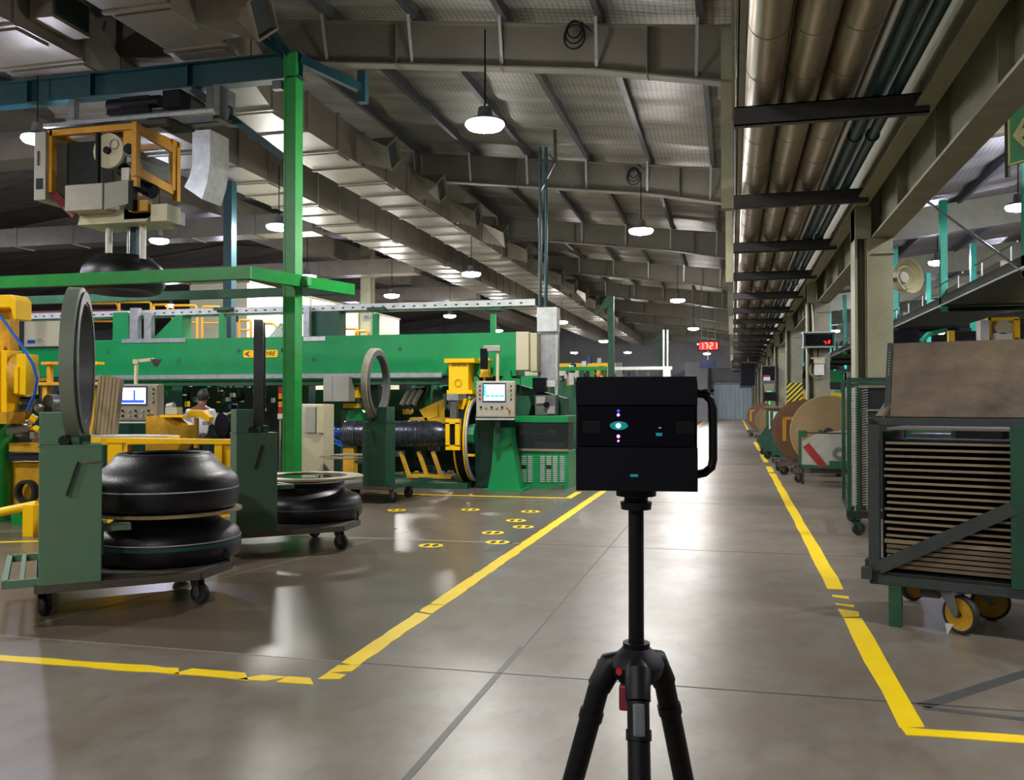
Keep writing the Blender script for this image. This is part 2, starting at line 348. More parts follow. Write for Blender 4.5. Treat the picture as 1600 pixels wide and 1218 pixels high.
for nm, a, b, wd, m_ in (('floor_joint', (-9, 4.72), (-2.2, 4.74), .012, 'line_pale'), ('floor_joint', (-2.2, 4.74), (6, 4.84), .014, 'joint'),
        ('floor_joint', (-6.5, 9.0), (-2.2, 9.15), .05, 'line_pale'), ('floor_joint', (-2.2, 9.15), (6, 9.2), .012, 'joint'), ('floor_joint', (-1.27, 2.2), (-1.26, 5.3), .035, 'joint'),
        ('floor_joint', (-1.25, 5.3), (-1.2, 78), .012, 'joint'), ('floor_joint', (-4.6, 4.9), (-3.6, 10), .012, 'line_pale'), ('floor_joint', (-2.36, 8.6), (-2.36, 13.4), .16, 'patch'),
        ('floor_patch', (.9, 4.74), (1.72, 5.62), .075, 'patch'), ('floor_patch', (.9, 4.72), (2.4, 4.52), .05, 'patch'), ('floor_joint', (-9, 13.2), (-2.2, 13.3), .02, 'line_pale'),
        ('floor_joint', (-2.1, 13.4), (8, 13.5), .015, 'joint'), ('floor_joint', (-2.1, 17.7), (8, 17.8), .02, 'line_pale'), ('floor_joint', (-2.1, 22), (8, 22.1), .02, 'joint')):
    line((a, b), wd, M[m_], nm, z=.0015)
# walls
struct('wall_far', MB().bx(-46, 26, 80, 80.3, 0, 13), M['wall_dark'])
struct('wall_left', MB().bx(-46.3, -46, -9, 80, 0, 13), M['wall_dark'])
struct('wall_right', MB().bx(26, 26.3, -9, 80, 0, 13), M['wall_dark'])
struct('wall_back', MB().bx(-46, 26, -9.3, -9, 0, 13), M['wall'])
mb = MB()
for i in range(9): mb.bx(-1.62+.36*i, -1.28+.36*i, 79.86, 79.9, 0, 3.05)
dr = struct('door_1', mb, M['door'])
fr = MB().bx(-1.75, -1.62, 79.8, 80, 0, 3.2).bx(1.62, 1.75, 79.8, 80, 0, 3.2).bx(-1.75, 1.75, 79.8, 80, 3.05, 3.25).build('door_frame', M['steel_mid'], dr)
p = MB().bx(-2.0, 4, 79.7, 79.95, 3.3, 4.9); struct('wall_lintel_panel', p, M['wall'])
# ---- roof: left bay rises to the left from the valley, right bay rises to the right
def roof(x0, x1, zf, name):
    nx, ny = int(abs(x1-x0)/1.0)+1, 220; vs = []; rnd = random.Random(5)
    for j in range(ny+1):
        y = -9+91*j/ny; sg = [rnd.uniform(-.05, .05) for _ in range(3)]
        for i in range(nx+1):
            x = x0+(x1-x0)*i/nx; vs.append((x, y, zf(x)+.045*math.sin(y*4.1+x*.35)+sg[i % 3]*.6-.05*abs(math.sin(PI*x/1.45))))
    fs = [(j*(nx+1)+i, j*(nx+1)+i+1, (j+1)*(nx+1)+i+1, (j+1)*(nx+1)+i) for j in range(ny) for i in range(nx)]
    o = struct(name, MB().add(vs, fs, True), M['roof'])
    return o
SL = .117
zl = lambda x: 7.14-SL*x if x > -23 else 7.14+SL*23+SL*(x+23)        # underside of the insulation
zr = lambda x: 5.72+SL*(x-2)
roof(.25, -46, zl, 'ceiling'); roof(1.9, 26, zr, 'ceiling')
struct('ceiling_valley', MB().bx(.2, 2.1, -9, 80, 7.05, 7.15), M['wall_dark'])
struct('wall_valley', MB().bx(1.98, 2.1, -9, 80, 5.0, 7.1), M['wall_dark'])
FR = [13+8*k for k in range(9)]
for k, y in enumerate(FR):                           # portal rafters of the left bay
    mb = MB(); web = [(-.02, 6.06), (-1.97, 6.42), (-5.5, 6.84), (-23, 6.84+.117*17.5), (-46, 6.2), (-46, 7.0), (-23, 6.86+.117*23), (-.02, 6.86)]
    mb.prism(web, (0, y+.006, 0), (1,0,0), (0,0,1), .012)
    bot = web[:5]
    for (xa, za), (xb, zb) in zip(bot, bot[1:]): mb.bar((xa, y, za), (xb, y, zb), .22, .025)
    for (xa, za), (xb, zb) in ((web[7], web[6]), (web[6], web[5])): mb.bar((xa, y, za), (xb, y, zb), .22, .025)
    for x in (-1.2, -3.4, -5.1, -7.6, -10.2, -13): mb.bx(x-.006, x+.006, y-.1, y+.1, (6.4 if x < -1.9 else 6.25)+SL*max(0, -x-2), 6.86-SL*x)
    struct('ceiling_beam', mb, M['rafter'])
    mb = MB()                                       # hanger post at the rafter's end
    mb.bx(-.15, .02, y-.09, y-.075, 4.28, 6.9).bx(-.15, .02, y+.075, y+.09, 4.28, 6.9).bx(-.07, -.055, y-.08, y+.08, 4.28, 6.9).bx(-.15, .02, y-.1, y+.1, 4.26, 4.29)
    struct('beam_hanger_column', mb, M['cream'])
    mb = MB(); web = [(2.1, 4.85), (3.2, 5.05), (26, 5.05+SL*22.8), (26, 5.62+SL*24), (2.1, 5.55)]
    mb.prism(web, (0, y+.006, 0), (1,0,0), (0,0,1), .012)
    for (xa, za), (xb, zb) in zip(web[:3], web[1:3]): mb.bar((xa, y, za), (xb, y, zb), .2, .025)
    struct('ceiling_beam', mb, M['cream'])
PX = [-.45-1.45*k for k in range(12)]
for x in PX:                                        # purlins along the hall, with a stay down to each rafter
    mb = MB().bx(x-.035, x+.035, 5, 80, zl(x)-.24, zl(x)-.03).bx(x-.035, x+.06, 5, 80, zl(x)-.25, zl(x)-.24)
    struct('ceiling_beam_purlin', mb, M['purlin'])
for y in FR[:5]:
    for x in PX[:8]:
        zb = 6.06+.185*-x if x > -1.97 else 6.42+.117*(-x-1.97)
        t = MB().bar((x-.02, y-.32, zl(x)-.22), (x-.05, y-.04, zb+.06), .045, .02).build('roof_stay', M['galv']); t['kind'] = 'structure'
for k in range(10):
    x = 3.1+1.7*k; struct('ceiling_beam_purlin', MB().bx(x-.035, x+.035, 3, 80, zr(x)-.22, zr(x)-.03), M['purlin'])
# longitudinal beams in the valley
mb = MB().bx(0, .155, -8, 80, 5.5, 5.53).bx(.07, .085, -8, 80, 5.5, 6.95); struct('valley_beam', mb, M['cream'])
mb = MB().bx(1.6, 1.78, -8, 80, 4.16, 4.185).bx(1.6, 1.78, -8, 80, 4.72, 4.745).bx(1.683, 1.697, -8, 80, 4.17, 4.73); struct('valley_beam', mb, M['cream'])
mb = MB().bx(1.84, 2.12, -8, 80, 3.73, 3.76).bx(1.84, 2.12, -8, 80, 4.64, 4.67).bx(1.97, 1.99, -8, 80, 3.74, 4.66)
for y in [5+2*k for k in range(30)]: mb.bx(1.86, 2.1, y-.006, y+.006, 3.75, 4.65)
struct('crane_girder_beam', mb, M['cream'])
COLY = FR
for k, y in enumerate(COLY):
    mb = MB().bx(1.77, 2.1, y-.23, y-.205, 0, 3.73).bx(1.62, 1.77, y-.03, y-.01, 0, 3.73).bx(1.615, 1.65, y-.23, y-.205, 0, 3.73).bx(1.62, 2.1, y+.205, y+.23, 0, 3.73).bx(1.9, 1.92, y-.21, y+.21, 0, 3.73).bx(1.62, 1.645, y-.21, y+.21, 0, 4.16).bx(1.75, 1.765, y-.21, y-.0, 0, 3.73)
    mb.bx(1.62, 1.82, y-.23, y+.23, 3.72, 4.16).bx(1.55, 2.17, y-.3, y+.3, 0, .03).bx(2.0, 2.05, y-.1, y+.1, 4.6, 5.7)
    mb.bx(1.84, 2.12, y-.26, y+.26, 3.5, 3.52)
    struct('column', mb, M['cream'], .004)
# ================================================================== PIPES IN THE VALLEY
for k in range(20):
    y = 8.55+3.65*k
    mb = MB().bx(.02, 1.72, y, y+.012, 4.1, 4.28).bx(.02, 1.72, y, y+.09, 4.1, 4.112).bx(.02, 1.72, y, y+.09, 4.268, 4.28)
    o = mb.build('pipe_bracket', M['bracket']); tag(o, f'dark channel bracket carrying the overhead pipes, {ORD[k] if k < 16 else str(k+1)+"th"} from the tripod', 'bracket', 'pipe brackets along the valley')
    for x in (.04, 1.66): MB().cyl((x, y+.05, 4.28), (x, y+.05, 4.4 if x > 1 else 5.5), .008, 6).build('hanger_rod', M['galv'], o)
for k, (x, nm) in enumerate(((.29, 'beside the hanger posts'), (.63, 'between the other two thick pipes'), (.97, 'beside the thin white pipe'))):
    mb = MB(); mb.tube([(x, y, 4.45) for y in (-7, 20, 50, 79)], .165, 20)
    for y in [4.2+.95*j for j in range(70)]: mb.ring((x, y, 4.45), .1685, .16, .03, (0,1,0), 20)
    tag(mb.build('insulated_pipe', M['pipe']), f'thick aluminium clad overhead pipe {nm}', 'pipe', 'thick clad pipes over the aisle')
tag(MB().tube([(1.15, -7, 4.32), (1.15, 79, 4.32)], .025, 10).build('water_pipe', M['white_pipe']), 'thin white overhead pipe between the clad pipes and teal pipes', 'pipe')
for x, nm in ((1.27, 'next to the thin white pipe'), (1.45, 'next to the cream girder')):
    mb = MB().tube([(x, -7, 4.34), (x, 79, 4.34)], .058, 14)
    for y in range(4, 79, 6): mb.ring((x, y, 4.34), .075, .05, .03, (0,1,0), 14)
    tag(mb.build('teal_pipe', M['teal']), f'teal painted overhead pipe {nm}', 'pipe', 'teal pipes over the aisle')
# ================================================================== AIR DUCTS
def duct(name, label, segs, mat_, flange=1.2):
    """segs: list of (y, x0, x1, z0, z1) stations"""
    mb = MB()
    for (ya, xa0, xa1, za0, za1), (yb, xb0, xb1, zb0, zb1) in zip(segs, segs[1:]):
        vs = [(xa0,ya,za0),(xa1,ya,za0),(xa1,ya,za1),(xa0,ya,za1),(xb0,yb,zb0),(xb1,yb,zb0),(xb1,yb,zb1),(xb0,yb,zb1)]
        mb.add(vs, [(0,1,5,4),(1,2,6,5),(2,3,7,6),(3,0,4,7),(3,2,1,0),(4,5,6,7)])
        n = max(1, int((yb-ya)/flange))
        for i in range(n):
            t = i/n; y = ya+(yb-ya)*t; l = lambda a, b: a+(b-a)*t
            x0, x1, z0, z1 = l(xa0,xb0), l(xa1,xb1), l(za0,zb0), l(za1,zb1)
            e = .03; mb.bx(x0-e, x1+e, y-.03, y+.03, z0-e, z0+.004).bx(x1-.004, x1+e, y-.03, y+.03, z0, z1+e)
            if i % 2 == 0: mb.bx(x0+.06, x1-.06, y+.1, y+flange*.55, z0-.035, z0)
    return tag(mb.build(name, mat_), label, 'air duct')
dA = duct('ventilation_duct', 'broad foil covered air duct beyond the louvred duct, over the green machine', [(2, -10.3, -8.9, 6.35, 7.2), (10.6, -10.3, -8.93, 6.35, 7.2), (12.6, -11.1, -9.85, 6.35, 7.2), (45, -11.0, -9.85, 6.35, 7.15), (77, -10.8, -10.0, 6.5, 7.1)], M['duct'])
dB = duct('ventilation_duct', 'foil covered air duct with square outlets on its aisle side', [(2, -7.56, -6.6, 6.35, 7.0), (10.6, -7.56, -6.65, 6.35, 7.0), (13, -8.4, -7.3, 6.3, 6.98), (45, -8.4, -7.3, 6.3, 6.98), (77, -8.2, -7.5, 6.4, 6.98)], M['duct'])
for i in range(15):
    y = (7.2, 10.2)[i] if i < 2 else 16.6+3.05*(i-2); x0 = -6.6 if i < 2 else -7.32
    o = MB(); s = .29
    a = Vector((x0-.05, y, 6.64)); d = Vector((.72, .12, -.1))
    q = [Vector((0, s, s)), Vector((0, -s, s)), Vector((0, -s, -s)), Vector((0, s, -s))]; R45 = Matrix.Rotation(math.radians(40), 3, d)
    va = [a+v for v in q]; vb = [a+d+(R45@v)*.85 for v in q]; vc = [a+d*.96+(R45@v)*.7 for v in q]
    o.add(va+vb, [(i0,(i0+1)%4,(i0+1)%4+4,i0+4) for i0 in range(4)])
    for j in range(4): o.bar(vb[j], vb[(j+1)%4], .035)
    n = o.build('duct_outlet', M['duct'], dB)
    MB().add(vc, [(0,1,2,3)]).build('outlet_grille', M['hole'], n)
for y, nm in ((9.6, 'a'), (6.6, 'b')):
    n = MB().bx(-8.9, -8.55, y, y+.7, 6.5, 6.95).build('duct_outlet', M['duct'], dA); MB().bx(-8.56, -8.53, y+.05, y+.65, 6.55, 6.9).build('outlet_grille', M['hole'], n)
tag(MB().bx(-15.6, -14.4, 2, 70, 6.9, 7.6).build('ventilation_duct', M['duct']), 'distant grey air duct hung beyond the broad foil duct', 'air duct')
for i, y in enumerate((14.2, 22.2, 30.2, 38.2)):
    o = MB().bx(-24, -11.22, y, y+.7, 6.2, 6.75)
    for x in range(-23, -11, 2): o.bx(x-.03, x+.03, y-.02, y+.72, 6.17, 6.77)
    tag(o.build('ventilation_branch', M['duct']), f'grey cross duct branching away from the broad duct, {ORD[i]} one beyond the hoist', 'air duct', 'cross ducts under the roof')
o = MB(); pts = []                                  # foil elbow hanging from the broad duct
prof = [(-9.2, 6.36), (-9.2, 5.75), (-9.25, 5.55), (-9.36, 5.36)]
for i in range(3):
    (xa, za), (xb, zb) = prof[i], prof[i+1]; o.add([(xa-.18,13.9,za),(xa+.18,13.9,za-.12*max(i-1,0)),(xa+.18,14.5,za-.12*max(i-1,0)),(xa-.18,14.5,za),(xb-.18,13.9,zb),(xb+.18,13.9,zb-.12*i),(xb+.18,14.5,zb-.12*i),(xb-.18,14.5,zb)],
        [(0,1,5,4),(1,2,6,5),(2,3,7,6),(3,0,4,7)]+([(4,5,6,7)] if i == 2 else []), True)
tag(o.build('ventilation_elbow', M['galv_light']), 'bright foil duct elbow curving down beside the yellow hoist', 'air duct')
# ================================================================== LAMPS
def make_lamp(label, lens):
    t = thing('high_bay_lamp', label, 'lamp')
    MB().lathe([(.0, .2), (.09, .2), (.11, .06), (.2, .04), (.265, .0), (.265, -.02), (.2, -.02)], n=20).build('housing', M['steel_mid'], t)
    MB().lathe([(.265, -.015), (.275, -.04), (.24, -.085), (.12, -.115), (0, -.12)], n=20).build('lens', M[lens], t)
    MB().cyl((0,0,.2), (0,0,1.3), .012, 6).build('cord', M['black'], t)
    return t
LA = make_lamp('high bay lamp over the aisle side, first beyond the tripod camera', 'lens'); LC = None
lamps = [((-3.34, 11.8, 5.4), None)]
aisle = [(-2.0, 20), (-2.02, 34), (-2.0, 47.3), (-2.0, 60), (-2, 72)]
LA.location = (-3.34, 11.8, 5.4); LA.scale.z = 1
for k, (x, y) in enumerate(aisle): dup(LA, (x, y, 5.4), 0, f'high bay lamp above the aisle, {ORD[k+1]} beyond the tripod', 'high bay lamps over the aisle')
LA['group'] = 'high bay lamps over the aisle'
for k, (x, y) in enumerate([(-7.34, 24.5), (-7.7, 40.3), (-7.63, 53.5), (-7.6, 66)]): dup(LA, (x, y, 5.25), 0, f'high bay lamp hung between the two foil ducts, {ORD[k]} from the tripod', 'high bay lamps between the ducts')
for k, (x, y) in enumerate([(-9.7, 17.6), (-12.7, 24.8), (-12.0, 30), (-12.3, 37.7), (-12.3, 46), (-12, 56), (-12, 68)]): dup(LA, (x, y, 5.4), 0, f'high bay lamp beyond the broad duct, {ORD[k]} from the hoist', 'high bay lamps behind the ducts')
LB = make_lamp('cool white high bay lamp beside the yellow hoist, in front of the teal beam', 'lens_cool'); LB.location = (-9.95, 10.9, 5.42); LB.scale = (.8, .8, 1)
for k, (x, y, z) in enumerate([(-13.3, 18.4, 5.4), (-16.5, 12, 5.6), (-17.5, 28, 5.6), (-18, 40, 5.6), (-18, 54, 5.6), (-22, 20, 5.8), (-24, 34, 5.8), (-24, 50, 5.8)]): dup(LB, (x, y, z), 0, f'cool white high bay lamp deep over the far machines, {ORD[k]} in the row', 'cool lamps over the far machines')
for k, (x, y) in enumerate([(5.15, 24.8), (5.14, 18.1), (5.05, 47.4), (5.1, 35), (5.1, 60), (10, 14), (10, 24), (10, 36), (10.5, 50), (15, 20), (15, 32), (15, 44)]): dup(LB, (x, y, 5.15), 0, f'cool white lamp above the conveyor beyond the columns, {ORD[k]} of them', 'lamps beyond the columns')
for k, (x, y) in enumerate([(-2.2, -3), (-9.7, 4.5), (-13.5, 8.5), (5.2, 10.5), (4.8, 3.6), (-7.5, -3)]): dup(LA, (x, y, 5.5), 0, f'added unseen high bay lamp above the open floor near the tripod, {ORD[k]} of these', 'added lamps out of view around the tripod')  # added lamps out of view, lighting the near floor and trolley fronts
for k, y in enumerate((13, 21)):                    # black cable coils tied to the first rafters
    mb = MB(); x = -2.25
    for r, dz in ((.16,0),(.13,.05),(.18,-.06)): mb.ring((x, y-.2, 6.95+dz-.1*k), r, r-.02, .025, (.3,1,.2), 20)
    mb.tube([(x+.1,y-.2,7.1),(x+.3,y-.2,6.9),(x+.35,y-.2,7.3)], .015, 6)
    tag(mb.build('cable_coil', M['black']), f'black cable coil tied to the roof rafter, {["nearest the tripod","second from the tripod"][k]}', 'cable')
# ================================================================== TRIPOD WITH SCANNING CAMERA
TX, TY = -.19, 1.79
t = thing('camera_tripod', 'black tripod with three splayed legs holding the scanning camera', 'tripod', (TX, TY, 0))
MB().tube([(0,0,.985),(0,0,1.29)], .0155, 18).build('centre_column', M['black_matte'], t)
hub = MB().lathe([(0,.94),(.03,.935),(.05,.955),(.056,.975),(.05,.99),(.035,1.0),(.028,1.008),(0,1.008)], n=24).build('hub', M['black'], t)
MB().ring((0,0,1.012), .027, .0165, .012, n=24).build('column_collar', M['black'], hub)
MB().lathe([(0,1.285),(.03,1.285),(.032,1.3),(.024,1.302),(.024,1.31),(.04,1.312),(.04,1.326),(0,1.326)], n=28).build('head_plate', M['black_matte'], t)
for k, (dx, dy) in enumerate(((-.33, -.03), (.06, -.40), (.215, .23))):
    d = Vector((dx, dy, 0)); n = d.normalized()
    a = n*.048+Vector((0,0,.975)); b = n*.075+Vector((0,0,.925)); c = d*.62+Vector((0,0,.45)); e = d*1.12+Vector((0,0,.012))
    lg = MB().tube([n*.03+Vector((0,0,.98)), a, b], [.02, .026, .0245], 14).tube([b, c], .0215, 14).tube([c, e], .017, 14).tube([b*.9+c*.1, b*.86+c*.14], .0245, 14).build('leg', M['black_matte'], t)
    MB().lathe([(0,-.011),(.02,-.011),(.022,.01),(.016,.035),(0,.035)], e, n=14).build('rubber_foot', M['wheel_rubber'], lg)
    s = n.cross(Vector((0,0,1)))
    dirn = (c-b).normalized(); off = n.cross(Vector((0,0,1))).cross(dirn).normalized()
    if off.dot(n) < 0: off = -off
    if k == 1:
        q = b+dirn*.005+off*.02; MB().bar(q, q+dirn*.06, .022, .012).build('leg_lock_pad', M['steel_mid'], lg, .004)
    else: q = a+off*.022; MB().bar(q, q+dirn*.03, .016, .01).build('leg_lock_pad', M['steel_mid'], lg, .003)
MB().disc((-.027,-.05,.972), .007, .008, (-.4,-1,.1), 14).build('badge', M['red'], hub)
MB().box((-.02,-.022,.915), (.022,.03,.05)).build('lock_lever', M['maroon'], hub, .004)
t = thing('scanning_camera', 'black boxy panorama scanning camera with side handle on the tripod', 'camera', (TX, TY, 1.326), math.radians(7))
W, D, HH = .236, .105, .224
mb = MB(); hx, hy = W/2, D/2
zs = [(0, 1, 0), (.012, 1, 0), (.085, 1, 0), (.086, 1, .012), (.168, 1, .012), (.169, 1, 0), (.21, 1, 0), (HH, .985, 0)]
for (z0, k0, i0), (z1, k1, i1) in zip(zs, zs[1:]):
    o = [(-hx*k0,-hy+i0,z0),(hx*k0,-hy+i0,z0),(hx*k0,hy,z0),(-hx*k0,hy,z0),(-hx*k1,-hy+i1,z1),(hx*k1,-hy+i1,z1),(hx*k1,hy,z1),(-hx*k1,hy,z1)]
    mb.add(o, [(0,1,5,4),(1,2,6,5),(2,3,7,6),(3,0,4,7)])
mb.add([(-hx,-hy,0),(hx,-hy,0),(hx,hy,0),(-hx,hy,0)], [(0,3,2,1)]).add([(-hx*.985,-hy,HH),(hx*.985,-hy,HH),(hx*.985,hy,HH),(-hx*.985,hy,HH)], [(0,1,2,3)])
body = mb.build('body', M['black'], t)
band = MB().bx(-hx+.004, hx-.004, -hy+.006, -hy+.0125, .088, .166).build('lens_band', M['black_gloss'], t)
for x, nm in ((-.087, 'l'), (.095, 'r')): MB().bx(x-.017, x+.017, -hy+.0045, -hy+.0065, .112, .136).build('side_window', M['black_matte'], band, .001)
for x in (-.034, .046):
    MB().disc((x, -hy+.005, .126), .013, .006, (0,1,0), 24).build('lens', M['black_gloss'], band)
MB().prism([(.018*math.cos(a)*1.0, .0085*math.sin(a)) for a in [2*PI*i/20 for i in range(20)]], (-.034, -hy+.0015, .128), (1,0,0), (0,0,1), -.001).build('lens_reflex', M['reflex_led_teal'], band)  # reflection painted onto the lens as a glowing ellipse
for dz, r, m_ in ((0, .0042, 'glow_core'), (.021, .0028, 'glow_pink'), (-.021, .0032, 'glow_pink'), (-.03, .002, 'glow_pink'), (.029, .0028, 'screen_blue')):
    MB().disc((-.035, -hy+.0002, .128+dz), r, .001, (0,1,0), 12).build('lens_glow', M[m_], band)  # small emissive discs set on the first lens
MB().bx(.038, .05, -hy+.001, -hy+.003, .108, .114).build('lens_reflex', M['reflex_led_teal'], band)  # reflection painted onto the second lens
MB().bx(.043, .048, -hy+.001, -hy+.003, .123, .125).build('lens_reflex', M['white'], band)  # pale glint painted onto the second lens
MB().bx(-.012, .003, -hy-.0008, -hy+.001, .028, .033).build('status_light', M['reflex_led_teal'], body)
h = MB().tube([(hx-.004, 0, .192), (hx+.018, 0, .19), (hx+.031, 0, .178), (hx+.0345, 0, .16), (hx+.0345, 0, .06), (hx+.031, 0, .044), (hx+.018, 0, .033), (hx-.004, 0, .028)], .0085, 12)
h.build('handle', M['black_matte'], t)
for x in (.045, .062, .075): MB().bx(hx-.002+x-.045, hx+.006+x-.045, -.008, .008, .194, .2).build('handle_button', M['black_matte'], t)
# ================================================================== TYRE TROLLEYS
TYP = [(.40,.02),(.5,0),(.545,.012),(.565,.045),(.57,.1),(.566,.17),(.55,.215),(.515,.25),(.45,.275),(.405,.305),(.38,.335),(.372,.36),(.38,.378),(.375,.395),(.345,.4),(.325,.39),(.325,.36),(.38,.29),(.46,.2),(.46,.06),(.40,.05)]
def tyre(label, loc, stripes, sy=1, rz=0, prof=None, hz=1):
    t = thing('tyre', label, 'tyre', loc, rz, None)
    MB().lathe([(r, z*hz) for r, z in (prof or TYP)], n=64, closed=True).build('carcass', M['rubber'], t)
    for z, m_, wd in stripes: MB().lathe([(.558,z*hz-wd),(.5685,z*hz-wd),(.5685,z*hz+wd),(.558,z*hz+wd)], n=64, closed=True).build('tread_stripe', M[m_], t)
    return t
def caster(par, x, y, rz, m_='steel_dirty', r=.078, top=.235):
    M_ = Matrix.Rotation(rz, 3, 'Z'); o = Vector((x, y, 0))
    f = MB(); off = M_@Vector((.04, 0, 0))
    f.box(o+Vector((0,0,top-.008)), (.11,.1,.016), rz)
    for s in (-1, 1):
        sd = M_@Vector((0, s*.032, 0)); f.prism([(-.045,top-.016),(.045,top-.016),(.065,.075),(.045,.055),(.02,.075)], o+sd, M_@Vector((1,0,0)), (0,0,1), .006)
    fk = f.build('caster', M[m_], par)
    axis = M_@Vector((0,1,0)); c = o+off+Vector((0,0,r))
    Mx = Vector((0,0,1)).rotation_difference(axis).to_matrix()
    MB().lathe([(.0,-.02),(r*.55,-.02),(r*.6,-.024),(r*.92,-.024),(r,-.014),(r,.014),(r*.92,.024),(r*.6,.024),(r*.55,.02),(0,.02)], c, Mx, 24).build('wheel', M['wheel_rubber'], fk)
    MB().disc(c, r*.3, .056, axis, 14).build('hub', M['steel_mid'], fk)
def tyre_trolley(label, O, th, ring_th, my, paint, shelf_z=.64, ring_dx=0):
    t = thing('tyre_trolley', label, 'trolley', (O[0], O[1], 0), th, 'tyre trolleys with upright hoops')
    Y = lambda y: my*y
    def B(mb, x0, x1, y0, y1, z0, z1): return mb.bx(x0, x1, min(Y(y0),Y(y1)), max(Y(y0),Y(y1)), z0, z1)
    deck = [(.02,0),(1.08,0),(1.36,.34),(1.36,.98),(1.1,1.24),(.02,1.24)]; dk = [(x, Y(y)) for x, y in deck]
    mb = MB().prism(dk if my > 0 else dk[::-1], (0,0,.235), (1,0,0), (0,1,0), .02)
    pd = dk+[dk[0]]
    for (xa, ya), (xb, yb) in zip(pd, pd[1:]): mb.bar((xa,ya,.2275), (xb,yb,.2275), .03, .055)
    mb.build('deck', M['steel_dirty'], t)
    mb = MB()
    for y in (.05, 1.19): mb.bar((-.17, Y(y), .27), (.05, Y(y), .27), .035, .055)
    mb.bar((-.17, Y(.035), .27), (-.17, Y(1.205), .27), .035, .055); mb.bar((-.07, Y(.05), .27), (-.07, Y(1.19), .27), .03, .05)
    mb.build('tow_frame', M[paint], t)
    for x, y, a in ((.06,.2,th+.5),(1.07,.14,-.9),(.1,1.0,1.1),(1.05,1.05,.4)): caster(t, x, Y(y), a)
    MB().cyl((1.34, Y(.33), .22), (1.34, Y(.33), .36), .012, 10).build('latch_pin', M['steel_dark'], t)
    tw = MB(); B(tw, .03, .42, -.012, .3, .25, 1.2).build('tower', M[paint], t, .006)
    w1 = MB(); B(w1, .025, .425, -.016, .305, 1.19, 1.205); w1.build('tower_flange', M[paint], t)
    bx_ = MB(); B(bx_, .03, .19, .0, .28, 1.205, 1.43).build('control_housing', M[paint], t, .005)
    MB().bar((.27, Y(-.03), 1.09), (.2, Y(-.035), .86), .016, .016).build('lever', M['steel_dark'], t)
    MB().bar((.3, Y(-.014), 1.075), (.41, Y(-.014), 1.085), .004, .012).build('scratch_plate', M['panel_brown'], t)
    # hoop
    hp = bpy.data.objects.new('hoop', None); hp.name = 'hoop'
    ax_ = (math.cos(ring_th-th), math.sin(ring_th-th), 0)
    cx, cy, cz = .27+ring_dx, Y(.14), 1.78
    Mx = Vector((0,0,1)).rotation_difference(Vector(ax_)).to_matrix()
    hoop = MB().lathe([(.53,-.05),(.53,.035),(.47,.05),(.42,.05),(.42,.02),(.485,.0),(.5,-.05)], (cx,cy,cz), Mx, 56, True).build('hoop', M['ring_edge' if my < 0 else ('hoop' if paint == 'green_old' else 'ring_grey')], t)
    MB().lathe([(.422,-.045),(.422,.048),(.414,.048),(.414,-.045)], (cx,cy,cz), Mx, 56, True).build('hoop_lining', M['ring_grey'], hoop)
    MB().lathe([(.5,.046),(.5,.056),(.43,.058),(.43,.046)], (cx,cy,cz), Mx, 56, True).build('hoop_face', M['ring_grey'], hoop)
    side = Vector((-ax_[1], ax_[0], 0))
    mb = MB()
    for s in (-1, 1): mb.bar(Vector((cx,cy,1.2))+side*s*.07, Vector((cx,cy,1.36))+side*s*.16, .05, .07)
    mb.box((cx,cy,1.235), (.16,.18,.07)); mb.build('hoop_bracket', M[paint], t)
    MB().disc((cx-.09, Y(-.0), 1.235), .035, .03, (0,1,0), 16).build('pivot_bolt', M['steel_dark'], t)
    # swing arm with ring shelf
    a = MB(); B(a, .4, .62, .12, .26, shelf_z-.06, shelf_z-.02); B(a, .38, .44, .08, .3, shelf_z-.22, shelf_z); a.build('swing_arm', M[paint], t)
    MB().ring((.94, Y(.76), shelf_z), .56, .4, .026, n=56).build('shelf_ring', M['ring_edge'], t)
    MB().ring((.94, Y(.76), shelf_z), .574, .56, .016, n=56).build('shelf_rim', M['wood'], t)
    if my > 0:
        bt = MB(); B(bt, .28, .33, .5, .62, .25, 1.0); bt.build('back_post', M[paint], t)
    return t
TH = math.radians(42)
def loc_of(O, th, x, y, my=1): return (O[0]+x*math.cos(th)-my*y*math.sin(th), O[1]+x*math.sin(th)+my*y*math.cos(th))
T1 = (-4.6, 5.03); T2 = (-4.62, 7.52); T3 = (-4.93, 12.2)
tyre_trolley('worn green tyre trolley loaded with two black tyres', T1, TH, math.radians(33), 1, 'green_old')
tyre_trolley('dark green tyre trolley loaded with a single tyre under an empty ring shelf', T2, TH, math.radians(30.5), 1, 'green_old2', .70)
tyre_trolley('small distant dark green trolley with grey hoop by the tyre drum', T3, math.radians(176), math.radians(3.3), -1, 'green_deep')
p = loc_of(T1, TH, .94, .76); tyre('black tyre with white and teal stripes on the trolley deck, lower of the pair', (p[0], p[1], .257), ((.17,'stripe',.004),(.11,'stripe',.003),(.14,'stripe_teal',.014)), hz=1.0)
p = loc_of(T1, TH, .92, .76); tyre('black tyre with one white stripe on the raised ring shelf', (p[0], p[1], .657), ((.135,'stripe',.005),), hz=1.22,
    prof=[(.40,.02),(.5,0),(.545,.012),(.565,.04),(.57,.1),(.566,.17),(.55,.21),(.5,.245),(.44,.275),(.4,.31),(.375,.34),(.35,.36),(.33,.362),(.318,.35),(.32,.33),(.39,.26),(.46,.18),(.46,.06),(.40,.05)])
p = loc_of(T2, TH, .94, .78); tyre('black tyre with olive stripe under the empty ring shelf', (p[0], p[1], .257), ((.125,'stripe_olive',.016),))
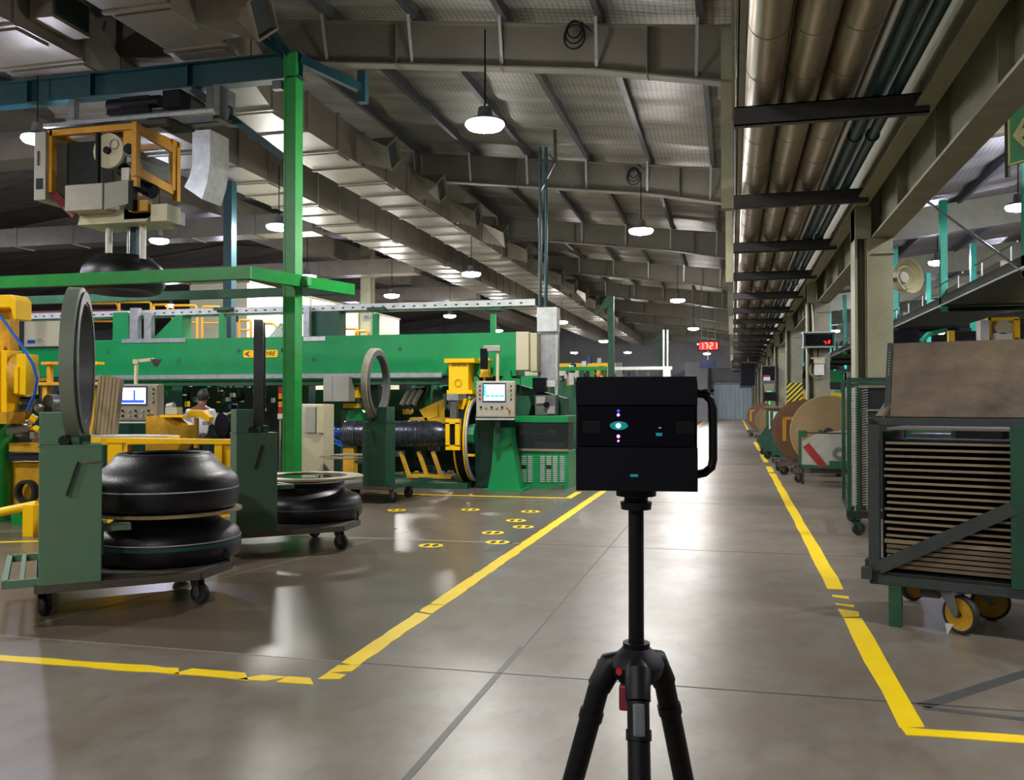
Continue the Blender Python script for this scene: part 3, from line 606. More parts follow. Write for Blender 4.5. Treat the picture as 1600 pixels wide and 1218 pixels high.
# ================================================================== TEAL GANTRY WITH MONORAIL HOIST
t = thing('gantry_frame', 'green steel gantry post with long teal overhead beam and braces', 'gantry', (-5.85, 11, 0))
mb = MB().bx(-.085,.085,-.1,.1,0,6.28).bx(-.2,.2,-.2,.2,0,.025)
mb.bx(-.09,-.06,-.106,.106,0,6.28).bx(.06,.09,-.106,.106,0,6.28).build('post', M['green_rail'], t)
mb = MB().bx(-9, .14, -.1, .1, 5.93, 5.95).bx(-9, .14, -.1, .1, 6.27, 6.29).bx(-9, .14, -.008, .008, 5.94, 6.28)
for x in (-7.5,-5.9,-4.3,-3.2,-1.6): mb.bx(x-.008, x+.008, -.1, .1, 5.94, 6.28)
mb.build('overhead_beam', M['teal'], t)
MB().bar((-1.55,0,5.93),(-.12,0,4.85),.1,.1).build('knee_brace', M['teal'], t)
MB().bar((-.9,-.9,7.6),(-.05,-.05,6.25),.09,.09).build('roof_brace', M['teal'], t)
MB().bar((-2.0,-1.4,7.6),(-.1,-.05,6.25),.09,.09).build('roof_brace', M['teal'], t)
MB().bar((.1,0,6.2),(.75,.6,5.95),.1,.12).bx(.7,.82,.55,.68,5.75,6.2).build('side_bracket', M['teal'], t)
MB().box((-.2,-.05,5.85),(.14,.1,.12)).build('beam_clamp', M['steel_mid'], t)
for k, x in enumerate((-10.6, -17)):
    tag(MB().bx(x-.1, x+.1, 17, 17.2, 0, 6.3).build('teal_post', M['teal']), f'slim dark teal post behind the machine, {["nearer to the hoist","deeper in the hall"][k]}', 'post')
# rectangular green ring rail round the hanging tyre
t = thing('guide_rail_loop', 'bright green horizontal rail frame around the hanging tyre', 'rail frame', (0, 0, 0))
z0 = 3.15
A_, B_, C_, D_ = Vector((-14, 10.1, z0)), Vector((-5.99, 10.1, z0)), Vector((-5.42, 12.0, z0)), Vector((-14, 12.0, z0))
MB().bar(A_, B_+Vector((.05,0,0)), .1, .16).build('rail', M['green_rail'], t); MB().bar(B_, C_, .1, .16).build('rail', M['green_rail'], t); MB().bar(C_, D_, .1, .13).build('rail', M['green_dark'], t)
MB().bar((-6.0,11,z0),(-5.6,11,z0),.12,.12).build('cross_tie', M['green_rail'], t)
# hoist
t = thing('hoist_rail', 'grey overhead monorail beam carrying the yellow hoist', 'rail', (0, 10.8, 0))
MB().bx(-9.45, -6.75, .1, .24, 5.4, 5.42).bx(-9.45, -6.75, .1, .24, 5.6, 5.62).bx(-9.45, -6.75, .16, .18, 5.4, 5.62).build('beam', M['steel_mid'], t)
MB().bx(-9.45, -6.75, -.35, -.3, 5.38, 5.43).bx(-9.45, -6.75, -.3, -.25, 5.38, 5.4).build('lower_rail', M['galv'], t)
for x in (-9.38, -7.1): MB().bar((x,.17,5.62),(x,.17,5.93),.1,.1).build('hanger', M['steel_mid'], t)
MB().bx(-6.9,-6.8,-.1,.3,5.38,5.85).build('end_plate', M['steel_mid'], t)
t = thing('tyre_hoist', 'yellow framed hoist with big pale pulley hanging from the monorail', 'hoist', (-8.35, 10.8, 0))
MB().bx(-.35,.35,.02,.1,5.62,5.7).bx(-.1,.35,0,.16,5.68,5.84).build('trolley_motor', M['black'], t); MB().tube([(-.35,.08,5.76),(.5,.08,5.76)],.09,14).build('drive_motor', M['black'], t); MB().bx(.62,.9,-.05,.2,5.62,5.86).build('motor_box', M['black'], t)
MB().bx(-.3,.1,-.3,.3,5.36,5.4).build('slide_shoe', M['black'], t); MB().bx(.55,.9,-.3,.3,5.36,5.4).build('slide_shoe', M['black'], t)
MB().bx(-1.0,.95,-.42,-.3,5.26,5.33).build('cable_chain', M['steel_dark'], t)
y0, y1 = -.45, .45
mb = MB()
for x in (-.86, .5):
    for y in (y0, y1): mb.bx(x-.04, x+.04, y-.04, y+.04, 4.42, 5.28)
for y in (y0, y1): mb.bx(-.86,.5,y-.04,y+.04,5.2,5.28)
for x in (-.86,.5): mb.bx(x-.04,x+.04,y0,y1,5.2,5.28)
mb.bx(-.15,.0,.3,.34,4.5,4.95).bx(.3,.5,y0,y0+.03,5.0,5.2); mb.build('frame', M['orange'], t)
mb = MB(); a, b = Vector((.53,-.5,0)), Vector((.53,.3,0)); d = b-a
for z in (4.62, 5.22): mb.bar(a+Vector((0,0,z)), b+Vector((0,0,z-.08)), .06, .12)
for p_ in (a, b): mb.bar(p_+Vector((0,0,4.55)), p_+Vector((0,0,5.28)), .07, .07)
sd = mb.build('side_gate', M['orange'], t)
MB().bar((.53,-.46,4.9),(.53,.26,4.9),.01,.5).build('mesh_pane', M['glass'], sd)
MB().bx(-1.06,-.87,-.55,-.05,4.3,5.25).build('control_cabinet', M['cabinet_grey'], t, .01); MB().bx(-1.066,-1.06,-.45,-.2,4.5,4.62).build('cabinet_window', M['steel_dark'], t)
MB().bx(-1.02,-.91,-.555,-.55,4.45,4.6).build('dial', M['black'], t); MB().bx(-1.0,-.97,-.56,-.55,4.78,4.98).build('door_handle', M['steel_dark'], t)
MB().bx(-.82,-.3,-.2,.4,4.3,5.18).build('back_plate', M['steel_dark'], t)
MB().disc((.04,-.4,4.95), .24, .05, (0,1,0), 32).build('pulley', M['cabinet'], t); MB().disc((.04,-.44,4.95), .05, .06, (0,1,0), 16).build('pulley_hub', M['black'], t); MB().ring((.14,-.43,5.03),.07,.062,.01,(0,1,0),20).build('pulley_slot', M['steel_mid'], t)
MB().bx(-.12,-.08,-.48,-.42,4.5,5.25).build('guide_bar', M['black'], t)
MB().disc((.38,-.4,4.95), .11, .05, (0,1,0), 24).build('idler_wheel', M['steel_mid'], t); MB().disc((.38,-.43,4.95), .07, .06, (0,1,0), 20).build('idler_hub', M['black'], t)
MB().tube([(.1,-.2,4.75),(.4,-.2,4.5),(.6,-.2,4.4)],.1,12).build('gear_motor', M['black'], t)
MB().bx(.2,.32,-.36,-.26,4.55,4.72).build('valve_block', M['white'], t); MB().disc((.42,-.34,4.6),.04,.08,(0,1,0),14).build('valve_block', M['white'], t); MB().disc((.48,-.35,4.56),.025,.06,(0,1,0),12).build('valve_knob', M['red'], t)
MB().bx(-.55,.05,-.55,-.2,4.12,4.48).build('pale_box', M['white_dirty'], t, .01); MB().prism([(0,0),(.34,.1),(.34,.42),(0,.36)],(.05,-.5,4.12),(1,.35,0),(0,0,1),.02).build('box_flap', M['cabinet_grey'], t)
MB().prism([(-.55,0),(.55,0),(.7,.16),(-.5,.2)],(0,-.3,3.98),(1,0,0),(0,0,1),-.6).build('lower_tray', M['cabinet'], t)
MB().bx(.2,.75,-.3,.3,4.02,4.2).build('clamp_block', M['steel_mid'], t); MB().bx(.35,.65,-.4,-.3,4.1,4.25).build('clamp_lug', M['orange'], t); MB().bx(.7,.95,-.4,-.1,3.95,4.18).build('clamp_pad', M['cabinet'], t)
MB().bar((-.9,-.4,4.45),(-.5,-.4,4.1),.04,.12).build('strut', M['maroon'], t); MB().bx(.42,.49,-.5,-.4,4.1,4.5).build('strut', M['black'], t)
for x in (-.2, .35): MB().cyl((x,-.1,3.5),(x,-.1,4.0),.045,12).build('grab_arm', M['white'], t)
for x in (.0,.06): MB().cyl((x,.05,3.5),(x,.05,4.0),.02,8).build('lift_rod', M['galv'], t)
MB().bx(.07,.17,.0,.1,3.45,4.0).build('lift_column', M['teal'], t)
MB().lathe([(0,3.5),(.2,3.5),(.3,3.44),(.3,3.4),(0,3.4)], n=24).build('grab_head', M['steel_dark'], t)
o = tyre('black tyre hanging from the hoist inside the green rail frame', (-8.42, 10.85, 3.04), ((.155,'stripe',.004),), prof=[(.30,.06),(.42,0),(.5,.02),(.56,.1),(.565,.15),(.56,.2),(.545,.25),(.5,.29),(.44,.33),(.4,.35),(.38,.37),(.34,.38),(.32,.37),(.38,.3),(.46,.2),(.46,.1),(.30,.09)], hz=1.4)
# ================================================================== TYRE BUILDING MACHINE (green)
YB = 15.2
t = thing('tyre_building_machine', 'long green tyre building machine with deep beam, end stand and louvred cabinet', 'machine', (0, 0, 0))
mb = MB().pb(130, 532, 806, 586, YB, .7); mb.bx(ay(130,586,YB).x, ay(690,586,YB).x, YB-.06, YB+.1, ay(400,594,YB).z, ay(400,588,YB).z)
bm_ = mb.build('main_beam', M['green'], t, .01)
MB().pb(28, 545, 150, 588, YB+1.2, .5).build('beam_extension', M['green'], bm_)
MB().pb(135, 592, 690, 600, YB, .6).build('rail_underside', M['green_dark'], bm_); MB().pb(135, 586.5, 690, 589, YB-.09, .05).build('guide_rail', M['galv'], bm_)
for u, v in ((168,550),(279,563),(372,547),(490,561),(625,545)): MB().disc(ay(u, v, YB-.004), .042, .01, (0,1,0), 20).build('plug', M['hole_green'], bm_)
MB().disc(ay(794,560,YB-.004), .055, .012, (0,1,0), 24).build('bore_hole', M['hole'], bm_); MB().disc(ay(443,547,YB-.004), .05, .012, (0,1,0), 20).build('bore_hole', M['hole'], bm_)
pl = ay(407.5, 552.5, YB)
mb = MB(); hw, hh, r = .365, .072, .03; mb.prism([(x+sx*r*math.cos(a)*1, z+sz*r*math.sin(a)) for x, z, sx, sz, rg in ((hw-r,-hh+r,1,-1,0),(hw-r,hh-r,1,1,1),(-hw+r,hh-r,-1,1,0),(-hw+r,-hh+r,-1,-1,1)) for a in ([0,PI/4,PI/2] if rg else [PI/2,PI/4,0])], (pl.x, YB-.003, pl.z), (1,0,0), (0,0,1), .012)
npl = mb.build('name_plate', M['yellow'], t)
text('name_lettering', '·TYRE', .115, M['black'], npl, (pl.x+.15, YB-.018, pl.z-.003), (PI/2,0,0), .004, .35)
MB().prism([(-.06,0),(.03,.05),(.06,.05),(.012,0),(.07,-.055),(.035,-.05)], (pl.x-.28, YB-.016, pl.z), (1,0,0), (0,0,1), .004).build('chevron_mark', M['reel_brown'], npl)
# uprights on the beam
MB().pb(176, 488, 200, 534, YB+.15, .3).build('pylon', M['green'], t, .008); MB().pb(203, 481, 215, 530, YB+.1, .12).build('pylon_plate', M['galv'], t); MB().pb(225, 489, 236, 530, YB+.1, .12).build('pylon_plate', M['galv'], t)
MB().pp([(238,530),(275,492),(285,492),(284,530)], YB+.2, .3).build('slanted_guard', M['green'], t)
MB().pb(190, 529.5, 290, 534, YB-.02, .2).build('top_rail', M['galv'], t); MB().pb(474, 526, 508, 532, YB-.02, .2).build('top_rail', M['galv_light'], t)
MB().pb(484, 487, 530, 533, YB+.25, .3).build('back_cabinet', M['green_deep'], t); MB().pb(474, 478, 483, 530, YB+.1, .1).build('pylon_plate', M['galv'], t)
for u in (346, 586, 770):
    MB().pb(u-4, 490, u+3.5, 532, YB+.25, .1).build('tray_post', M['green'], t); MB().pb(u-13, 480, u+13, 484, YB+.15, .3).build('post_head', M['green_dark'], t)
for u in (395, 745): pass
MB().pb(612, 527, 640, 533, YB+.1, .3).build('beam_lug', M['green'], t)
for a in ((250,595,272,595,261,618),): MB().pp([(a[0],a[1]),(a[2],a[3]),(a[4],a[5])], YB+.3, .05).build('gusset', M['green'], t)
# end stand
mb = MB().pp([(745,586),(806,586),(806,600),(883,622),(883,655),(742,655),(742,640),(760,610)], YB+.35, .4); mb.build('headstock', M['green_deep'], t)
MB().pp([(757,531),(806,531),(806,587),(770,587),(757,560)], YB-.06, .1).build('beam_end_plate', M['green'], t)
MB().pp([(785,590),(790,578),(797,578),(798,590),(812,592),(812,600),(775,598)], YB-.2, .1).build('lifting_lug', M['green'], t)
MB().pb(743, 655, 800, 762, YB-.25, .75).build('stand_column', M['green_deep'], t, .01)
MB().pp([(772,668),(797,668),(806,728),(812,764),(762,764),(768,728)], YB-.62, .35).build('stand_front', M['green'], t, .008)
MB().pp([(797,690),(806,728),(813,764),(798,764)], YB-.64, .03).build('stand_rib', M['green'], t)
MB().pb(755, 763.5, 818, 768, YB-.72, .6).build('stand_foot', M['green'], t)
cz = ay(735, 678, YB); c0 = Vector((ay(745,678,YB).x, YB+.0, cz.z)); Mx = Vector((0,0,1)).rotation_difference(Vector((-1,0,0))).to_matrix()
MB().lathe([(0,0),(.2,0),(.17,.12),(.11,.26),(.09,.26),(0,.26)], c0, Mx, 8).build('cone_nose', M['green'], t)
for a in range(4): MB().bar(c0+Vector((0,.17*math.cos(a*PI/2+.4),.17*math.sin(a*PI/2+.4))), c0+Vector((-.27,.11*math.cos(a*PI/2+.4),.11*math.sin(a*PI/2+.4))), .03, .02).build('nose_rib', M['green'], t)
mb = MB().pb(805, 649, 888, 660, YB-.1, .9); mb.build('cabinet_top', M['green'], t, .006)
cb = MB().pb(811, 704, 888, 764, YB-.08, .85).build('louvred_cabinet', M['green'], t, .006)
for u in (815, 825, 844, 854, 864, 875):
    z0_, z1_ = (712, 752)
    for v in range(z0_, z1_, 2):
        if 727 <= v <= 735 and u in (815, 825, 854): continue
        pass
    mb = MB()
    for v in range(z0_, z1_, 3): mb.pb(u, v, u+7, v+1.6, YB-.1, .03)
    mb.build('louvre_slats', M['galv_light'], cb)
for u in (814, 853): MB().pb(u, 727, u+8, 732, YB-.105, .02).build('door_handle', M['steel_dark'], cb)
MB().pb(808, 660, 888, 704, YB+.2, .5).build('mechanism_back', M['steel_dark'], t)
MB().pb(806, 660, 888, 704, YB-.09, .01).build('guard_pane', M['glass_dark'], t)
for (a, b, c, d, m_) in ((830,676,875,679,'steel_mid'),(830,682,870,684,'steel_mid'),(812,672,822,680,'galv'),(856,672,866,679,'galv_light'),(835,690,880,700,'steel_mid')): MB().pb(a, b, c, d, YB+.1, .08).build('guard_rod', M[m_], t)
MB().pb(806, 700.5, 888, 705, YB-.12, .06).build('guard_sill', M['cream'], t)
o_ = MB().pb(836, 617, 868, 648, YB-.05, .3).build('chuck_block', M['steel_mid'], t); MB().pp([(806,618),(826,618),(830,632),(826,648),(806,648)], YB-.1, .3).build('chuck_guard', M['green_dark'], t)
MB().pb(838, 619, 852, 630, YB-.09, .05).build('chuck_jaw', M['cabinet_grey'], t); MB().pb(855, 634, 867, 646, YB-.09, .05).build('chuck_jaw', M['cabinet_grey'], t); MB().disc(ay(854,632,YB-.1), .05, .05, (0,1,0), 12).build('chuck_centre', M['black'], t)
for u in (745, 874): MB().pb(u-5, 757, u+5, 764, YB-.15, .1).build('levelling_foot', M['steel_mid'], t)
MB().bx(ay(560,762,YB).x, ay(745,762,YB).x, YB-.6, YB+1.5, 0, .1).build('base_plate', M['green_dark'], t)
MB().pb(832, 590, 852, 612, YB+.1, .2).build('cable_bundle', M['black'], t)
tag(MB().pb(806, 518, 826, 578, YB-.2, .45).pb(825, 520, 839, 580, YB-.05, .5).build('control_box', M['cabinet'], None, .01), 'beige control box fixed at the end of the green beam', 'control box')
# bracket stands under the beam
for u in (150, 470, 545): MB().pb(u-12, 600, u+12, 760, YB+.9, .3).build('support_leg', M['green_deep'], t)
MB().pb(135, 610, 700, 760, YB+2.2, .15).build('back_guard', M['green_deep'], t)
# cable tray with drop
t = thing('cable_tray', 'bright perforated cable tray running level above the green beam', 'cable tray', (0, 0, 0))
YT = YB+.3; z_ = 3.23
mb = MB().bx(-16, -3.45, YT, YT+.03, z_, z_+.13).bx(-16, -3.45, YT, YT+.35, z_, z_+.012); mb.build('tray', M['galv_light'], t)
for i in range(60):
    x = -15.8+.205*i; MB().bx(x-.025, x+.025, YT-.004, YT+.002, z_+.05, z_+.075).build('slot', M['hole'], t)
MB().pb(839, 480, 870, 517, YT-.1, .3).build('drop_bend', M['galv_light'], t); MB().pb(840, 515, 869, 604, YT-.02, .3).build('drop_duct', M['galv'], t); MB().pb(836, 594, 868, 604, YT-.08, .3).build('drop_collar', M['galv_light'], t); MB().pb(868, 480, 871, 650, YT-.02, .03).build('drop_strip', M['galv_light'], t)
for k, u in enumerate((844, 853)): tag(MB().cyl(ay(u,480,YT+.1), ay(u,230,YT+.1), .03, 10).build('conduit_pipe', M['teal']), f'thin teal conduit rising from the cable tray to the roof, {["hidden farther from","nearer to"][k]} the aisle' if k else 'thin teal conduit rising from the tray to the roof, on the duct side', 'conduit')
tag(MB().bar(ay(843,300,YT+.1), ay(868,250,YT+.1), .04).bar(ay(843,252,YT+.1), ay(870,252,YT+.1), .04).bar(ay(868,252,YT+.1), ay(867,203,YT+.1), .05).bar(ay(858,240,YT+.1), ay(895,290,YT+.1), .03).build('conduit_bracket', M['steel_dark']), 'dark steel bracket holding the two teal conduits up at the roof', 'bracket')
# consoles
def console(label, u0, v0, u1, v1, Y, m_, scr, arm, kind):
    a = ay(u0, v0, Y); b = ay(u1, v1, Y); W = b.x-a.x; Hh = a.z-b.z
    t = thing('operator_console', label, 'control console', ((a.x+b.x)/2, Y, b.z), math.radians(8 if kind else 14))
    MB().bx(-W/2, W/2, 0, .22, 0, Hh).build('housing', M[m_], t, .012)
    MB().bx(-W/2+.02, W/2-.02, -.012, .0, .02, Hh-.02).build('front_panel', M[m_], t, .004)
    MB().bx(-W*.33, W*.27, -.018, -.01, Hh*.42, Hh*.94).build('screen_bezel', M['screen_rim'], t)
    MB().bx(-W*.30, W*.24, -.022, -.016, Hh*.46, Hh*.9).build('screen', M['screen_white'], t)
    for (x0, x1, q0, q1, mm) in scr: MB().bx(-W*.30+W*.54*x0, -W*.30+W*.54*x1, -.025, -.02, Hh*(.46+.44*q0), Hh*(.46+.44*q1)).build('screen_graphic', M[mm], t)
    for x in (-.4, .4):
        for q in (.5, .62, .74, .86): MB().disc((W*x, -.018, Hh*q), .014, .02, (0,1,0), 12).build('push_button', M['black' if x < 0 or q != .62 else 'green_rail'], t)
    for i in range(6):
        for q in ((.28,) if kind else (.13, .27)): MB().disc((-W*.37+W*.135*i, -.02, Hh*q), .017, .03, (0,1,0), 12).build('switch_knob', M['black' if (i+kind) % 2 else 'galv'], t)
    MB().disc((W*.36, -.025, Hh*.2), .022, .04, (0,1,0), 14).build('stop_button', M['yellow'], t); MB().disc((W*.36, -.05, Hh*.2), .014, .02, (0,1,0), 14).build('stop_cap', M['red'], t)
    MB().bx(-W/2, W/2, -.06, -.0, -.04, -.015).build('lower_rail', M['galv_light'], t)
    return t, W, Hh
gr = ((0,.12,.05,1,'screen_blue'),(.1,.95,.06,.24,'screen_blue'),(.53,.6,.2,.85,'screen_blue'))
t, W, Hh = console('taupe console with blue bar graph on its screen, above the yellow table', 178, 600, 243, 657, 12.2, 'console_dark', gr, 0, 0)
MB().cyl((-.02,.1,Hh), (-.02,.1,Hh+.34), .03, 12).bx(-.06,.02,.06,.14,Hh+.33,Hh+.4).build('arm_post', M['cream_light'], t); MB().bar((-.02,.1,Hh+.37),(.26,.1,Hh+.4),.05,.05).build('arm_boom', M['cream_light'], t); MB().lathe([(0,-.12),(.03,-.12),(.09,0),(0,0)],(.3,.1,Hh+.4),n=12).build('arm_cone', M['steel_mid'], t)
gr = ((0,.1,.3,.95,'screen_cyan'),(.08,.3,.22,.36,'screen_cyan'),(.33,.5,.22,.36,'screen_cyan'),(.53,.72,.22,.36,'screen_cyan'),(.76,.96,.22,.36,'screen_cyan'))
t, W, Hh = console('beige console with white and cyan screen hung before the green end stand', 745, 595, 804, 652, YB-.9, 'console', gr, 0, 1)
MB().cyl((.02,.12,Hh), (.02,.12,Hh+.52), .03, 12).build('arm_post', M['cream_light'], t); MB().bx(-.22,.07,.06,.18,Hh+.5,Hh+.6).build('arm_head', M['cabinet_grey'], t, .01); MB().bx(-.27,-.15,.05,.2,Hh+.2,Hh+.55).build('arm_motor', M['black'], t, .01)
MB().bx(-.02,.06,.08,.16,-.4,0).build('lower_post', M['green_deep'], t)
# yellow hoist block, ring arm and small block in front of the machine
t = thing('shaping_ring_unit', 'yellow block above a curved yellow ring arm beside the green cone', 'machine unit', (0,0,0))
Y = YB-.35
mb = MB().pb(701, 567, 732, 610, Y, .35); mb.build('block', M['yellow'], t, .008); MB().pb(694, 560, 741, 566, Y-.06, .47).build('block_cap', M['yellow'], t); MB().pb(698, 609, 738, 615, Y-.06, .47).build('block_foot', M['yellow'], t)
for u in (706, 714, 722): MB().pb(u, 568, u+6, 572, Y-.008, .02).build('block_slot', M['yellow_worn'], t)
MB().ring(ay(716,598,Y-.01), .07, .055, .01, (0,1,0), 20).build('emblem_ring', M['yellow_worn'], t)
MB().pb(703, 624, 713, 655, Y-.48, .12).build('slide_post', M['steel_mid'], t); MB().pb(698, 615, 716, 625, Y-.5, .6).build('slide_head', M['galv'], t)
cen = ay(742, 682, Y); Rr = .78
def arc(mb, cx, cz_, y, R, r, a0, a1, d, n=24):
    pts = [(cx+R*.33*math.cos(a), cz_+R*math.sin(a)) for a in [a0+(a1-a0)*i/n for i in range(n+1)]]+[(cx+r*.33*math.cos(a)+.0, cz_+r*math.sin(a)) for a in [a1-(a1-a0)*i/n for i in range(n+1)]]
    return mb.prism(pts, (0,y,0), (1,0,0), (0,0,1), -d)
axr = Vector((.999,.03,0)); Mx = Vector((0,0,1)).rotation_difference(axr).to_matrix(); cR = ay(740, 686, Y+.3)
MB().lathe([(.72,-.16),(.735,-.16),(.735,.04),(.72,.04)], cR, Mx, 56, True).build('outer_ring', M['black_matte'], t)
for q0 in (-.17, -.0): MB().lathe([(.715,q0),(.75,q0),(.75,q0+.03),(.715,q0+.03)], cR, Mx, 56, True).build('ring_flange', M['yellow'], t)
MB().pp([(719,624),(729,622),(724,640),(720,664),(714,664),(716,640)], Y-.2, .25).build('ring_arm', M['yellow'], t); MB().lathe([(.69,.04),(.75,.04),(.75,.07),(.69,.07)], cR, Mx, 56, True).build('ring_edge', M['galv_light'], t); MB().lathe([(.60,-.2),(.715,-.2),(.715,.03),(.60,.03)], cR, Mx, 56, True).build('inner_ring', M['black_matte'], t)
mb = MB().pb(696, 654, 718, 662, Y-.5, .1).pb(696, 695, 718, 703, Y-.5, .1).pb(696, 660, 702, 697, Y-.5, .1).pb(711, 660, 718, 697, Y-.5, .1); mb.build('slotted_bracket', M['yellow'], t); MB().pb(701, 660, 712, 697, Y-.46, .05).build('bracket_slot', M['black'], t)
MB().pb(726, 709, 742, 713, Y+.2, .06).build('cross_bar', M['yellow'], t)
tag(MB().pb(751, 562, 763, 588, YB-.4, .14).pb(749, 559, 765, 563, YB-.44, .22).pb(749, 585, 765, 589, YB-.44, .22).cyl(ay(757,588,YB-.33), ay(757,602,YB-.33), .02, 8).build('spacer_block', M['yellow']), 'small yellow flanged block beside the beige console arm', 'machine block')
# drum
t = thing('tyre_drum', 'black ribbed building drum with shiny ends and blue hub', 'drum', (0,0,0))
Y = YB-.1; c1, c2 = ay(527, 677, Y), ay(697, 677, Y); R = .235; Mx = Vector((0,0,1)).rotation_difference(Vector((1,0,0))).to_matrix(); L = c2.x-c1.x; zc = c1.z
o = MB().lathe([(0,0),(R*.9,0),(R,.03),(R,.26),(R*.94,.27),(R*.94,.29),(R,.3),(R,L*.55),(R*1.03,L*.56),(R*1.03,L*.86),(R*.8,L*.97),(R*.5,L),(0,L)], (c1.x, Y+.3, zc), Mx, 36).build('drum_shell', M['drum'], t)
for i in range(6): MB().ring((c1.x+.07+.04*i, Y+.3, zc), R+.004, R-.01, .012, (1,0,0), 36).build('drum_band', M['steel_mid'], o)
for i in range(5): MB().ring((c1.x+L*.6+.09*i, Y+.3, zc), R*1.03+.004, R-.01, .012, (1,0,0), 36).build('drum_band', M['steel_dark'], o)
MB().cyl((c1.x-.2, Y+.3, zc), (c1.x, Y+.3, zc), .09, 14).build('hub', M['blue'], t)
for k in range(3): MB().tube([(c1.x-.1, Y+.2, zc+.1), (c1.x-.2, Y+.1, zc+.12-.1*k), (c1.x-.15+.08*k, Y+.1, zc-.15), (c1.x+.0+.03*k, Y+.1, zc-.24)], .012, 6).build('hose', M['blue'], t)
mb = MB()
for u in (640, 668, 690): mb.bar(ay(u, 745, Y+.3), ay(u-14, 705, Y+.3), .07, .06)
mb.build('drum_cradle', M['yellow_worn'], t); MB().pb(635, 742, 705, 748, Y+.1, .3).build('cradle_base', M['yellow_worn'], t); MB().pb(536, 700, 552, 762, Y+.2, .2).build('drum_stand', M['yellow_worn'], t)
# feeder in yellow behind drum
t = thing('strip_feeder', 'yellow framed feeder with inclined rollers behind the drum', 'machine unit', (0,0,0)); Y = YB+.6
MB().pp([(655,640),(690,624),(691,652),(702,652),(702,662),(668,662)], Y, .15).pp([(664,645),(684,632),(684,650),(668,655)], Y-.02, .02).build('frame', M['yellow'], t); MB().pb(640, 652, 668, 662, Y, .4).build('arm', M['yellow_worn'], t)
for i in range(3): MB().cyl(ay(628+9*i, 632, Y-.1), ay(640+9*i, 608, Y-.1), .05, 12).build('roller', M['cabinet_grey'], t)
MB().pp([(625,632),(645,607),(668,604),(662,622),(640,640)], Y, .1).build('side_plate', M['steel_dark'], t)
MB().pb(664, 600, 673, 690, Y+.2, .1).build('post', M['green'], t)
MB().pb(676, 615, 692, 640, Y+.1, .2).build('motor', M['green_dark'], t)
for k, u in enumerate((632, 646, 662, 678)):
    tag(MB().disc(ay(u, 588, YB+.75), .095, .25, (0,1,0), 24).disc(ay(u, 588, YB+.6), .06, .06, (0,1,0), 20).build('material_spool', M['galv_light' if k != 1 else 'galv']), f'silver round spool end under the green beam, {ORD[k]} from the grey hoop', 'spool', 'silver spools under the beam')
MB().pb(625, 577, 690, 601, YB+1.0, .05).build('spool_panel', M['steel_dark'], t)
# cabinets
tag(MB().pb(505, 586, 521, 627, YB-.15, .3).pb(520, 586, 545, 627, YB-.18, .3).build('switch_cabinet', M['cabinet_grey'], None, .008), 'grey two-door switch cabinet hung under the green beam', 'cabinet')
t = thing('electric_cabinet', 'cream standing electric cabinet right behind the green gantry post', 'cabinet', (0,0,0)); MB().pb(470, 631, 505, 778, 13.2, .4).build('body', M['cabinet'], t, .01); MB().pb(477, 635, 493, 676, 13.17, .04).build('door', M['cabinet_grey'], t, .005); MB().pb(495, 633, 505, 676, 13.15, .05).build('side_door', M['cream_light'], t)
t = thing('signal_tower', 'slim signal tower with red and amber lights on a pale post', 'signal light', (0,0,0))
for i, (v, m_) in enumerate(((604,'red'),(614,'amber'),(627,'amber'),(637,'red'))): MB().cyl(ay(438, v, 13.5), ay(438, v+9, 13.5), .032, 14).build('light', M[m_], t)
MB().cyl(ay(438,646,13.5), ay(438,654,13.5), .045, 14).build('collar', M['cabinet'], t); MB().cyl(ay(438,654,13.5), Vector((ay(438,760,13.5).x, 13.5, 0)), .018, 10).build('post', M['console_dark'], t)
tag(MB().pb(470, 586, 492, 602, YB+.6, .2).build('motor_cover', M['yellow']), 'square yellow cover under the beam beside the gantry post', 'machine cover')
for k, (a, b, c, d, y) in enumerate(((544,585,558,604,.2),(560,588,572,597,.4),(549,605,560,621,.1),(536,630,560,637,.3))):
    tag(MB().pb(a, b, c, d, YB+y, .15).bx(ay(a,b,YB+y).x+.05, ay(a,b,YB+y).x+.09, YB+y-.03, YB+y, ay(a,d,YB+y).z, ay(a,d,YB+y).z+.06).build('actuator_block', M['yellow']), ['yellow actuator block touching the grey switch cabinet top','short yellow actuator high beyond the grey switch cabinet','narrow upright yellow actuator beside the grey switch cabinet foot','flat yellow actuator above the drum hub'][k], 'actuator')
MB_ = MB().pp([(540,655),(580,680),(580,655),(565,640),(545,640)], YB+.5, .1); tag(MB_.build('angle_bracket', M['green']), 'green angled bracket behind the drum hub', 'bracket')
tag(MB().pb(570, 598, 590, 655, YB+.4, .2).build('guard_plate', M['green_deep']), 'dark green guard plate beside the grey hoop', 'guard')
